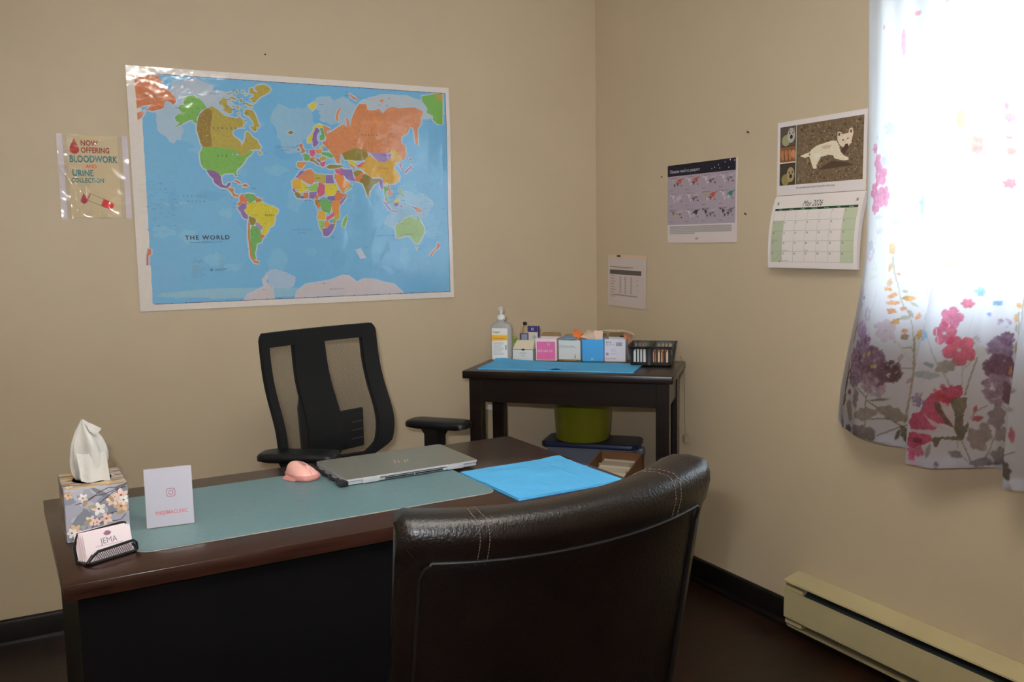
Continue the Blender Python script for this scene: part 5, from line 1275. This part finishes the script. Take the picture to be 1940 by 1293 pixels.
# low white carton with a sloping lid
t = carton('carton', 'low white carton with sloping open lid beside the sanitizer', .104, .292, .080, .07, .045, (176, 182, 182), (150, 150, 140), False)
b = MB(); b.add([(0, 0, .046), (.08, 0, .046), (.076, .045, .076), (.004, .045, .076), (0, 0, .0445), (.08, 0, .0445), (.076, .045, .0745), (.004, .045, .0745)], [(0, 1, 2, 3), (7, 6, 5, 4), (0, 4, 5, 1), (1, 5, 6, 2), (2, 6, 7, 3), (3, 7, 4, 0)], 0, S(186, 180, 160)); b.b2((.004, .045, .03), (.076, .0465, .076), 0, S(160, 155, 140)); b.build('lid', CARD, t, colors=True, smooth=False)
front_print(t, lambda b: (b.rect(.0, .0435, .08, .0455, .0002, S(96, 110, 104)), b.ell(.042, .044, .007, .004, .0003, S(50, 52, 54)), b.text('Alcohol', .040, .028, .009, .0002, S(110, 120, 122), .9, 0, 'CENTER'), b.text('swabs', .040, .018, .009, .0002, S(130, 138, 140), .9, 0, 'CENTER')))
# dark blue and white packets standing behind
t = tthing('packet', 'dark navy and white packets standing behind the low white carton', 'packet', .110, .375)
b = MB(); b.b2((0, 0, 0), (.034, .012, .098), 0, S(60, 52, 84)); b.b2((-.002, .001, .06), (0, .011, .098), 0, S(150, 70, 70)); b.b2((.006, -.0006, .07), (.03, 0, .095), 0, S(110, 120, 140)); b.build('navy_packet', CARD, t, colors=True, smooth=False)
b = MB(); b.b2((.036, -.004, 0), (.076, .010, .128), 0, S(172, 168, 160)); b.b2((.033, -.006, .104), (.073, -.0045, .128), 0, S(44, 38, 86)); b.b2((.074, -.006, .0), (.077, .011, .128), 0, S(44, 38, 86)); b.b2((.033, -.004, .105), (.035, .010, .128), 0, S(44, 38, 86))
for k in range(10): b.box((.053 + .004 * math.cos(k * .628), -.0068, .116 + .004 * math.sin(k * .628)), (.0026, .0006, .0026), None, 0, S(170, 176, 190))
b.box((.060, -.0048, .085), (.012, .001, .012), Matrix.Rotation(.5, 3, 'Y'), 0, S(130, 140, 140)); b.build('white_packet', CARD, t, colors=True, smooth=False)
t = tthing('applicator', 'bent beige applicator with dark tip sticking up beside the navy packet', 'applicator', .113, .395)
b = MB(); b.tube([(0, 0, 0), (-.002, 0, .06), (-.004, 0, .105), (.000, 0, .120), (.007, 0, .130), (.011, 0, .134)], .0045, 10); b.build('stem', mat('beige_plastic', S(150, 132, 100), rough=.4, noise=(20, .05)), t)
b = MB(); b.lathe([(0, -.008), (.007, -.006), (.009, 0), (.007, .005), (0, .008)], 16); o = b.build('tip', BLK, t); o.location = (.012, 0, .136)
# pink box
t = carton('carton', 'pink fronted carton with white lettering on the corner table', .190, .315, .083, .08, .086, (196, 176, 182), (180, 170, 168))
def pf(b): b.rect(.004, .004, .077, .074, .0002, S(186, 92, 140)); b.text('BD', .045, .060, .010, .0004, S(212, 150, 184), 1, .02); b.text('21G 10x1 1/2', .0075, .034, .0125, .0004, S(218, 164, 192), .84, .025)
front_print(t, pf)
# white box
t = carton('carton', 'white carton with grey lettering between the pink and blue cartons', .281, .314, .084, .08, .080, (176, 180, 180), (168, 172, 170))
def wf(b): b.rect(0, 0, .084, .007, .0002, S(96, 72, 48)); b.text('BD Vacutainer  Eclipse', .003, .056, .0065, .0003, S(96, 98, 98), .98, .01); b.rect(.002, .052, .070, .0527, .0003, S(110, 110, 110)); b.poly([(.062, .014), (.066, .014), (.0645, .030)], .0003, S(50, 52, 54)); b.rect(.052, .0105, .078, .0115, .0003, S(140, 144, 146)); b.text('Blood Collection Needle', .020, .002, .0050, .0004, S(150, 128, 96), .9)
front_print(t, wf)
t = carton('carton', 'plain blue carton in the row on the corner table', .371, .322, .082, .08, .084, (56, 134, 190), (60, 130, 180), True)
front_print(t, lambda b: b.text('BD', .034, .006, .009, .0003, S(150, 190, 216), .9, .01))
t = carton('carton', 'white carton with barcode label at the right of the row', .455, .330, .080, .08, .086, (180, 180, 192), (170, 168, 172), True)
def qf(b):
    b.text('REF 381', .006, .070, .008, .0003, S(70, 70, 80), .8, .01); b.text('Qty. 100  LOT', .006, .062, .0068, .0003, S(90, 90, 100), .8)
    for k in range(14): b.rect(.044 + k * .0017, .060, .044 + k * .0017 + (.0011 if k % 3 else .0006), .074, .0003, S(70, 72, 84))
    for k in range(4): b.line([(.024, .050 - k * .004), (.042, .050 - k * .004)], .001, .0003, S(150, 150, 160))
    b.line([(.024, .030), (.042, .030)], .002, .0003, S(140, 140, 152)); b.rect(.006, .024, .015, .033, .0003, S(96, 96, 108)); b.rect(.008, .026, .013, .031, .0004, S(150, 150, 160))
    b.rect(.004, .009, .008, .015, .0003, S(190, 130, 160)); b.line([(.009, .011), (.045, .012)], .004, .0003, S(160, 146, 160)); b.line([(.050, .022), (.050, .034)], .0015, .0003, S(150, 150, 162))
front_print(t, qf)
# things standing in the boxes
def packet(label, a, bb, z, d, rot, c, name='packet', grp=None):
    b = MB(); n = 10; g_ = [[((i / n - .5) * d[0], (j / n - .5) * d[1], .5 * d[2] * math.sin(math.pi * i / n) * math.sin(math.pi * j / n) + .0012 * math.sin(i * 2.1 + j)) for i in range(n + 1)] for j in range(n + 1)]
    b.loft(g_, False, False, ringclosed=False, col=S(*c)); b.loft([[(x, y, -z_) for x, y, z_ in r] for r in g_], False, False, ringclosed=False, col=S(*c))
    o = b.build(name, CARD, colors=True, angle=60); tag(o, label, 'packet', grp); o.matrix_world = FT @ Matrix.Translation((a, bb, z)) @ Euler([R(q) for q in rot]).to_matrix().to_4x4(); return o
packet('blue and clear packet lying in the top of the white carton', .312, .350, .936, (.058, .05, .012), (12, -6, 5), (96, 128, 150))
packet('orange packet poking out of the white carton', .345, .352, .952, (.030, .034, .012), (50, 20, 20), (192, 98, 44))
packet('reddish brown packet at the back of the white carton', .362, .368, .936, (.030, .04, .010), (40, -20, 10), (150, 96, 70))
packet('beige crumpled packet bulging out of the blue carton', .395, .355, .948, (.055, .05, .016), (30, 10, -20), (172, 156, 140))
packet('pinkish paper packet standing in the blue carton', .427, .352, .947, (.034, .04, .010), (60, 5, 15), (186, 164, 154))
b = MB(); g_ = []
for j in range(7): g_.append([(-.085 + .17 * i / 18, .03 * j / 6 - .015, .018 * math.sin(math.pi * i / 18) ** .7 + .004 * math.sin(j * 1.3 + i * .5)) for i in range(19)])
b.loft(g_, False, False, ringclosed=False); o = b.build('wrapper', mat('clear_wrap', S(170, 160, 142), rough=.3, noise=(30, .15), trans=.2)); tag(o, 'long arched strip of pale wrapper over the right hand cartons', 'wrapper'); at(o, .475, .385, .946)
packet('small reddish packet sticking out behind the barcode carton', .530, .395, .935, (.026, .03, .010), (70, 0, 25), (160, 104, 80))
b = MB(); b.rbox((0, 0, 0), (.016, .006, .006), .002, 2); tag(b.build('clip', BLK), 'tiny black clip lying on top of the barcode carton', 'clip'); bpy.data.objects['clip.001' if 'clip.001' in bpy.data.objects else 'clip'].matrix_world = FT @ Matrix.Translation((.512, .385, .9415))

# black basket with two compartments
t = tthing('basket', 'black plastic basket with two slatted compartments on the corner table', 'basket', .570, .215, TZ + .0056, rz=3)
BW, BD, BH = .150, .195, .068
BP = mat('black_basket_plastic', (.012, .011, .012, 1), rough=.4, noise=(30, .2))
b = MB(); b.b2((.006, .006, 0), (BW - .006, BD - .006, .003))
def wall(p0, p1, n0, n1):   # a slatted wall between two bottom points, leaning outwards
    p0, p1 = Vector(p0), Vector(p1); d = (p1 - p0); L = d.length; d.normalize(); nrm = Vector((d.y, -d.x, 0)); up_ = (Vector((0, 0, BH)) + nrm * .010)
    def sl(a0, a1, h0, h1):
        th = nrm * .0015
        q0, q1 = p0 + d * a0, p0 + d * a1; V_ = [q0 + up_ * h0, q1 + up_ * h0, q1 + up_ * h1, q0 + up_ * h1]
        b.add([v + th for v in V_] + [v - th for v in V_], [(0, 1, 2, 3), (7, 6, 5, 4), (0, 4, 5, 1), (1, 5, 6, 2), (2, 6, 7, 3), (3, 7, 4, 0)])
    sl(-.006, L + .006, .86, 1); sl(0, L, 0, .16); sl(0, n0, 0, 1); sl(L - n0, L, 0, 1)
    k = n1; w_ = (L - 2 * n0)
    for i in range(1, k): sl(n0 + w_ * i / k - .002, n0 + w_ * i / k + .002, .16, .86)
for x0_, x1_ in ((.004, .066), (.074, BW - .004)):
    wall((x0_, .006, 0), (x1_, .006, 0), .009, 4); wall((x1_, BD - .006, 0), (x0_, BD - .006, 0), .009, 4)
b.b2((.064, .0, 0), (.076, BD, BH - .004)); wall((.004, BD - .006, 0), (.004, .006, 0), .012, 9); wall((BW - .004, .006, 0), (BW - .004, BD - .006, 0), .012, 9)
b.add([( -.010, -.006, BH), (BW + .010, -.006, BH), (BW + .010, BD + .006, BH), (-.010, BD + .006, BH), (.000, .004, BH), (BW, .004, BH), (BW, BD - .004, BH), (.000, BD - .004, BH)], [(0, 1, 5, 4), (1, 2, 6, 5), (2, 3, 7, 6), (3, 0, 4, 7)])
b.b2((.062, .0, BH - .004), (.078, BD, BH + .0005)); b.build('basket_body', BP, t, smooth=False)
b = MB(); b.b2((.012, .014, .004), (.060, .110, .050), 0, S(190, 192, 204)); b.build('card_pack', CARD, colors=True, smooth=False); o = bpy.data.objects['card_pack']; tag(o, 'block of white cards in the left compartment of the basket', 'cards'); o.matrix_world = t.matrix_world.copy()
for k in range(6):
    b = MB(); b.b2((0, 0, 0), (.007, .11, .042), 0, S(*((176, 130, 100), (150, 86, 52), (186, 160, 130))[k % 3])); o = b.build('strip_packet', CARD, colors=True, smooth=False)
    tag(o, 'tan paper strip packet in the right compartment of the basket', 'packet', 'strip packets in the basket'); o.matrix_world = t.matrix_world @ Matrix.Translation((.080 + k * .0098, .014, .0045))

# below the table
t = tthing('storage_bin', 'translucent storage bin with a navy blue lid under the corner table', 'storage bin', .165, .455, .395)
CB = mat('translucent_bin', S(92, 96, 110), rough=.3, noise=(8, .05)); NV = mat('navy_lid', S(16, 28, 58), rough=.35, noise=(8, .1))
b = MB(); b.loft([[(x * s_ + .2, y * s_ + .105, z) for x, y in rrect(-.185, -.09, .185, .09, .02)] for s_, z in ((.88, 0), (.9, .005), (.97, .075), (1.0, .088))]); b.build('bin_body', CB, t, angle=40)
b = MB(); b.loft([[(x * s_ + .2, y * s_ + .105, z) for x, y in rrect(-.198, -.105, .195, .07, .025)] for s_, z in ((.97, .085), (1.0, .088), (1.0, .103), (.97, .107), (.93, .107))]); b.build('lid', NV, t, angle=40)
b = MB(); b.rbox((.392, .105, .060), (.03, .05, .035), .006, 2); b.build('side_clip', CB, t)
t = tthing('bucket', 'olive green translucent plastic bucket on the navy bin lid', 'bucket', .322, .545, .5025)
GB = mat('olive_green_plastic', S(88, 90, 16), rough=.3, noise=(6, .15)); 
b = MB(); b.lathe([(0, 0), (.104, 0), (.108, .004), (.117, .12), (.124, .215), (.129, .22), (.129, .235), (.124, .238), (.119, .236), (.113, .12), (.104, .008), (0, .008)], 48); b.build('bucket_body', GB, t)
b = MB(); c0 = S(58, 112, 40)
for (x0_, z0_, x1_, z1_) in ((-.055, .186, .050, .200), (-.03, .188, .03, .192)):
    n = 14
    for i in range(n):
        for (za, zb) in ((z0_, z0_ + .002), (z1_ - .002, z1_)):
            xa, xb = x0_ + (x1_ - x0_) * i / n, x0_ + (x1_ - x0_) * (i + 1) / n; r_ = .1232; V_ = [(xa, -math.sqrt(r_ * r_ - xa * xa) - .0012, za), (xb, -math.sqrt(r_ * r_ - xb * xb) - .0012, za), (xb, -math.sqrt(r_ * r_ - xb * xb) - .0012, zb), (xa, -math.sqrt(r_ * r_ - xa * xa) - .0012, zb)]; b.add(V_, [(0, 1, 2, 3)], 0, c0)
b.add([(-.001, -.1240, .178), (.002, -.1240, .178), (.002, -.1246, .214), (-.001, -.1246, .214)], [(0, 1, 2, 3)], 0, c0); b.build('marking', CARD, t, colors=True, smooth=False)
t = tthing('carton', 'tall brown cardboard box hidden behind, carrying the storage bin', 'box', .215, .475, .0005); t['label'] = 'brown cardboard box carrying the storage bin under the corner table'
KR = mat('kraft_cardboard', S(104, 72, 46), rough=.85, noise=(12, .08)); b = MB(); b.b2((0, 0, 0), (.28, .17, .394)); b.build('box_body', KR, t, smooth=False)
t = tthing('cardboard_box', 'open brown cardboard box full of papers beside the desk', 'box', .395, .160, .0005, rz=-6)
b = MB(); w_, d_, h_, th = .168, .26, .485, .004
b.b2((0, 0, 0), (w_, th, h_ - .03)); b.b2((0, d_ - th, 0), (w_, d_, h_)); b.b2((0, 0, 0), (w_, d_, .004))
for x in (0, w_ - th): b.add([(x, 0, 0), (x + th, 0, 0), (x + th, d_, 0), (x, d_, 0), (x, 0, h_ - .03), (x + th, 0, h_ - .03), (x + th, d_, h_), (x, d_, h_)], [(0, 3, 2, 1), (4, 5, 6, 7), (0, 1, 5, 4), (1, 2, 6, 5), (2, 3, 7, 6), (3, 0, 4, 7)])
b.build('box_body', KR, t, smooth=False)
rng = random.Random(5)
for k in range(12):
    b = MB(); c_ = rng.choice([(150, 140, 122), (164, 156, 142), (132, 120, 100)]); b.b2((0, 0, 0), (.122, .014, .165 - .004 * k), 0, S(*c_))
    for q_ in range(3): b.b2((.01 + q_ * .03, -.0004, .12 - .004 * k), (.03 + q_ * .03, 0, .135 - .004 * k), 0, S(110, 96, 80))
    o = b.build('paper_bundle', CARD, colors=True, smooth=False); tag(o, 'bundle of papers filed upright in the open cardboard box', 'papers', 'paper bundles in the cardboard box')
    o.matrix_world = t.matrix_world @ Matrix.Translation((.012 + rng.uniform(-.005, .008), .225 - k * .0175, .300)) @ Matrix.Rotation(R(-14), 4, 'X')
b = MB(); b.b2((.006, .006, .004), (.144, .25, .25), 0, S(120, 106, 84)); o = b.build('paper_stack', CARD, colors=True, smooth=False); tag(o, 'stack of papers filling the bottom of the open cardboard box', 'papers'); o.matrix_world = t.matrix_world @ Matrix.Translation((0, 0, .0005))

# cord with plug on the right wall, white adapter under the table's left end
t = thing('power_cord', 'thin pale cord hanging down the wall behind the corner table', 'cord')
CDM = mat('cream_cord', S(120, 108, 86), rough=.5, noise=(20, .05))
b = MB(); b.tube([(-.006, -.590, .86), (-.006, -.600, .84), (-.006, -.612, .80), (-.006, -.616, .72), (-.006, -.617, .62), (-.008, -.622, .575), (-.010, -.627, .555)], .0022, 8); b.build('wire', CDM, t)
b = MB(); b.rbox((-.011, -.629, .545), (.018, .020, .032), .004, 2); b.build('plug', CDM, t)
b = MB(); b.rbox((0, 0, 0), (.055, .02, .026), .005, 2, Matrix.Rotation(R(14), 3, 'Y')); o = b.build('adapter', WPL); tag(o, 'small white plug adapter on the wall below the left end of the corner table', 'adapter'); o.location = (-.527, -.0105, .622)

# ------------------------------------------------------------------ office chair with a mesh back
t = thing('office_chair', 'black mesh-backed swivel office chair behind the desk', 'office chair', (-1.33, -.70, 0), 21.6)
BF = mat('black_fabric', (.005, .0055, .0065, 1), rough=.8, noise=(200, .25)); BPL = mat('black_matte_plastic', (.006, .006, .0068, 1), rough=.42, noise=(40, .15))
def bpos(u, z, d=0.0):       # backrest surface; u across -1..1, z height
    q = (1.045 - z) / .40
    half = .224 + .004 * max(0, q) ** 1.5 - (.06 * max(0, q - .80) ** 1.2)
    fwd = -.012 - .050 * math.exp(-((z - .72) / .13) ** 2)       # lumbar curve comes forward (local -y)
    y = .215 + fwd - .045 * u * u * (.4 + .8 * max(0, min(1, q))) + d
    zz = z
    return (u * half + .012, y, zz)
zs = [.60 + .445 * k / 40 for k in range(41)]
def corner(u, z):
    lim = 1.0
    if z > 1.02: lim = 1 - .06 * ((z - 1.02) / .025) ** 2
    if z < .66: lim = 1 - .30 * ((.66 - z) / .06) ** 1.5
    return u * lim
def uwin(z):                 # the two mesh windows, (u0, u1)
    q = max(0, min(1, (1.0 - z) / .34))
    return (-.87 + .03 * q, -.43 + .03 * q), (.11 + .12 * q, .76 + .02 * q)
SEG = (4, 8, 10, 10, 5)
def ucols(z):
    (a0, a1), (c0, c1) = uwin(z); br = [-1, a0, a1, c0, c1, 1]; out = [-1.0]
    for k in range(5): out += [br[k] + (br[k + 1] - br[k]) * (i + 1) / SEG[k] for i in range(SEG[k])]
    return out
b = MB(); nU_ = sum(SEG) + 1
V1 = [[Vector(bpos(corner(u, z), z)) for u in ucols(z)] for z in zs]; V2 = [[Vector(bpos(corner(u, z), z, .018)) for u in ucols(z)] for z in zs]
allv = [v for r in V1 for v in r] + [v for r in V2 for v in r]; fs = []; off = nU_ * len(zs)
def isf(i, j):
    if not (0 <= i < nU_ - 1 and 0 <= j < len(zs) - 1): return True
    zc = (zs[j] + zs[j + 1]) / 2
    return .625 < zc < 1.000 and (4 <= i < 12 or 22 <= i < 32)
for j in range(len(zs) - 1):
    for i in range(nU_ - 1):
        if isf(i, j): continue
        a, c_, d_, e_ = j * nU_ + i, j * nU_ + i + 1, (j + 1) * nU_ + i + 1, (j + 1) * nU_ + i
        fs.append((a, c_, d_, e_)); fs.append((off + e_, off + d_, off + c_, off + a))
        for (ni, nj, p_, q_) in ((i, j - 1, a, c_), (i + 1, j, c_, d_), (i, j + 1, d_, e_), (i - 1, j, e_, a)):
            if isf(ni, nj): fs.append((p_, q_, off + q_, off + p_))
b.add(allv, fs); b.build('back_frame', BF, t, angle=50)
MS = bpy.data.materials.new('chair_mesh_weave'); MS.use_nodes = True; g = MS.node_tree; p_ = g.nodes['Principled BSDF']; p_.inputs['Base Color'].default_value = (.02, .02, .022, 1); p_.inputs['Roughness'].default_value = .7
tcn = g.nodes.new('ShaderNodeTexCoord'); mpn = g.nodes.new('ShaderNodeMapping'); mpn.inputs['Scale'].default_value = (420, 0, 420); vr = g.nodes.new('ShaderNodeTexVoronoi'); vr.inputs['Randomness'].default_value = 0.0; vr.inputs['Scale'].default_value = 1.0
mth = g.nodes.new('ShaderNodeMath'); mth.operation = 'GREATER_THAN'; mth.inputs[1].default_value = .43
g.links.new(tcn.outputs['Object'], mpn.inputs[0]); g.links.new(mpn.outputs[0], vr.inputs['Vector']); g.links.new(vr.outputs['Distance'], mth.inputs[0]); g.links.new(mth.outputs[0], p_.inputs['Alpha'])
for w_i in (0, 1):
    b = MB(); rows_ = []
    for z in [.618 + .390 * k / 20 for k in range(21)]:
        a0, a1 = uwin(z)[w_i]; a0 -= .05; a1 += .05; rows_.append([bpos(a0 + (a1 - a0) * k / 12, z, .010) for k in range(13)])
    b.loft(rows_, False, False, ringclosed=False); b.build('mesh_panel', MS, t)
b = MB(); b.rbox((.105, .175, .705), (.11, .014, .13), .006, 3); b.build('lumbar_support', BPL, t)
GS = mat('grey_slots', (.10, .10, .11, 1), rough=.4, noise=(30, .1))
for k in range(3): b = MB(); b.rbox((.128, .166, .672 + k * .028), (.045, .003, .004), .001, 1); b.build('lumbar_slot', GS, t)
b = MB(); b.tube([(0, .25, .90), (0, .27, .78), (0, .25, .62), (0, .20, .48), (0, .10, .43)], [.02, .026, .03, .03, .03], 12); b.build('back_support', BPL, t)
b = MB(); b.rbox((0, -.04, .475), (.50, .48, .075), .03, 4); b.build('seat', BF, t)
for sgn, (ax, ay, aw, yaw) in ((1, (.390, .050, .115, 20)), (-1, (-.195, .045, .120, 33))):
    b = MB(); rot = Matrix.Rotation(R(yaw), 3, 'Z')
    rings = []
    for s_, z in ((.80, .676), (1.0, .682), (1.0, .694), (.95, .701), (.80, .704)): rings.append([tuple(rot @ Vector((x * s_, y * s_, 0)) + Vector((ax, ay, z))) for x, y in rrect(-.045, -aw, .045, aw, .026)])
    b.loft(rings); b.build('armrest_pad', BPL, t, angle=60)
    b = MB(); b.loft([[(ax + sx_2 * q[0], ay + .02 + sy_2 * q[1], z) for q in ((-1, -1), (1, -1), (1, 1), (-1, 1))] for sx_2, sy_2, z in ((.030, .045, .676), (.018, .034, .650), (.018, .034, .50), (.018, .034, .44))])
    b.tube([(ax, ay + .02, .47), (ax, ay + .02, .43), (ax * .6, ay + .01, .42), (ax * .2, ay, .42)], .018, 10); b.build('armrest_post', BPL, t, angle=40)
b = MB(); b.cyl((0, 0, .44), (0, 0, .10), .028); b.rbox((0, 0, .42), (.18, .22, .04), .01, 2); b.build('gas_lift', BPL, t)
b = MB(); 
for k in range(5): a = R(72 * k + 10); b.tube([(0, 0, .11), (.15 * math.cos(a), .15 * math.sin(a), .10), (.29 * math.cos(a), .29 * math.sin(a), .075)], [.03, .022, .015], 10)
b.build('star_base', BPL, t)
for k in range(5):
    a = R(72 * k + 10); b = MB(); b.cyl((.29 * math.cos(a) - .02 * math.sin(a), .29 * math.sin(a) + .02 * math.cos(a), .03), (.29 * math.cos(a) + .02 * math.sin(a), .29 * math.sin(a) - .02 * math.cos(a), .03), .0295, n=20); b.cyl((.29 * math.cos(a), .29 * math.sin(a), .03), (.29 * math.cos(a), .29 * math.sin(a), .078), .008); b.build('caster', BPL, t)

# ------------------------------------------------------------------ brown leather chair in front
t = thing('leather_chair', 'dark brown leather dining chair with rolled back in the foreground', 'chair', (-1.565, -2.245, 0), 1.0)
LEA = mat('brown_leather', (.0046, .0024, .0018, 1), rough=.33, spec=.45, noise=(14, .2), bump=(240, .0010), coat=.15, coat_rough=.25)
PIPE = mat('leather_piping', (.005, .0035, .003, 1), rough=.5, noise=(30, .1)); THR = mat('tan_thread', S(84, 70, 60), rough=.7, noise=(60, .1))
HW = .252
def rear(h): return -.10 * (h - .45) / .48            # y of the rear surface centre at height h (leans back)
prof = [(rear(.44) + .0, .44), (rear(.55), .55), (rear(.70), .70), (rear(.82), .82), (rear(.895), .895), (-.099, .912), (-.106, .924), (-.111, .944), (-.115, .962), (-.114, .980), (-.108, .993), (-.100, 1.000), (-.075, 1.002), (-.050, .998), (-.030, .985), (-.020, .965), (-.010, .92), (.02, .80), (.055, .62), (.085, .50), (.09, .44)]
def cshape(s_, y, z):         # s_ -1..1 across
    e = abs(s_) ** 2.2
    sl_ = .110 * abs(s_) ** 1.2 / HW * (1 if s_ > 0 else -1)
    zz = z if z < .9 else .9 + (z - .9) * .76
    return Vector((s_ * (HW - .006 * max(0, (.75 - z) / .3)) - sl_ * max(0, y - rear(min(z, .9))), y + .050 * e, zz + (.001 + .007 * s_) * max(0, (z - .8) / .2) - .013 * (1 - s_ * s_) * max(0, min(1, (z - .8) / .15))))
b = MB(); rings = []; NS = 46
for k in range(NS + 1):
    s_ = -1 + 2 * k / NS; q = 1 - max(0, (abs(s_) - .965) / .035) ** 2 * .16; cy_ = sum(p_[0] for p_ in prof) / len(prof)
    ring = []
    for y, z in prof:
        pinch = .0035 * sum(math.exp(-((s_ - s0) / .008) ** 2) for s0 in (-.60, .63)) if z > .905 else 0
        yc = rear(z) * .8 - .02 + .05; yy = yc + (y - yc) * (q - pinch * 4); zz = z if z < .95 else .95 + (z - .95) * (1 - (1 - q) * 1.2) - pinch
        ring.append(cshape(s_, yy, zz))
    rings.append(ring)
b.loft(rings); b.build('backrest', LEA, t, angle=60)
# piping around the rear panel
b = MB(); pts = []
for k in range(12): z = .45 + (.89 - .45) * k / 11; pts.append(cshape(-.885, rear(z) - .003, z))
for k in range(1, 6): a = k / 6 * math.pi / 2; pts.append(cshape(-.885 + .04 * (1 - math.cos(a)), rear(.89 + .03 * math.sin(a)) - .0035 - .008 * math.sin(a), .89 + .030 * math.sin(a)))
for k in range(30): s_ = -.845 + 1.69 * k / 29; pts.append(cshape(s_, -.1070, .922))
for k in range(5, 0, -1): a = k / 6 * math.pi / 2; pts.append(cshape(.885 - .04 * (1 - math.cos(a)), rear(.89 + .03 * math.sin(a)) - .0035 - .008 * math.sin(a), .89 + .030 * math.sin(a)))
for k in range(12): z = .89 - (.89 - .45) * k / 11; pts.append(cshape(.885, rear(z) - .003, z))
b.tube(pts, .0026, 8); b.build('piping', PIPE, t)
for s0 in (-.60, .63):
    b = MB()
    path = [p_ for p_ in prof[5:16]]
    for ds in (-.024, .024):
        for i in range(len(path) - 1):
            for q in (0, .33, .66):
                y0_, z0_ = path[i][0] + (path[i + 1][0] - path[i][0]) * q, path[i][1] + (path[i + 1][1] - path[i][1]) * q
                y1_, z1_ = path[i][0] + (path[i + 1][0] - path[i][0]) * (q + .2), path[i][1] + (path[i + 1][1] - path[i][1]) * (q + .2)
                n_ = Vector((0, z1_ - z0_, -(y1_ - y0_))); n_.normalize()
                b.tube([cshape(s0 + ds, y0_, z0_) - n_ * .0004, cshape(s0 + ds, y1_, z1_) - n_ * .0004], .0005, 4)
    b.build('stitching', THR, t)
b = MB(); b.tube([cshape(-.985, -.126, .955), cshape(-.93, -.118, .93), cshape(-.90, -.106, .916)], .0008, 6); b.build('corner_seam', PIPE, t);
b = MB(); b.rbox((0, .26, .43), (.46, .46, .11), .03, 4); b.build('seat', LEA, t)
for x in (-.195, .195):
    for y in (.04, .44):
        b = MB(); b.loft([[(x + sx_3 * .5 * q[0], y + (-.05 if y < .1 and z == 0 else 0) + sx_3 * .5 * q[1], z) for q in ((-1, -1), (1, -1), (1, 1), (-1, 1))] for sx_3, z in ((.030, 0), (.044, .40))]); b.build('leg', DW, t, smooth=False)
bpy.context.view_layer.update()
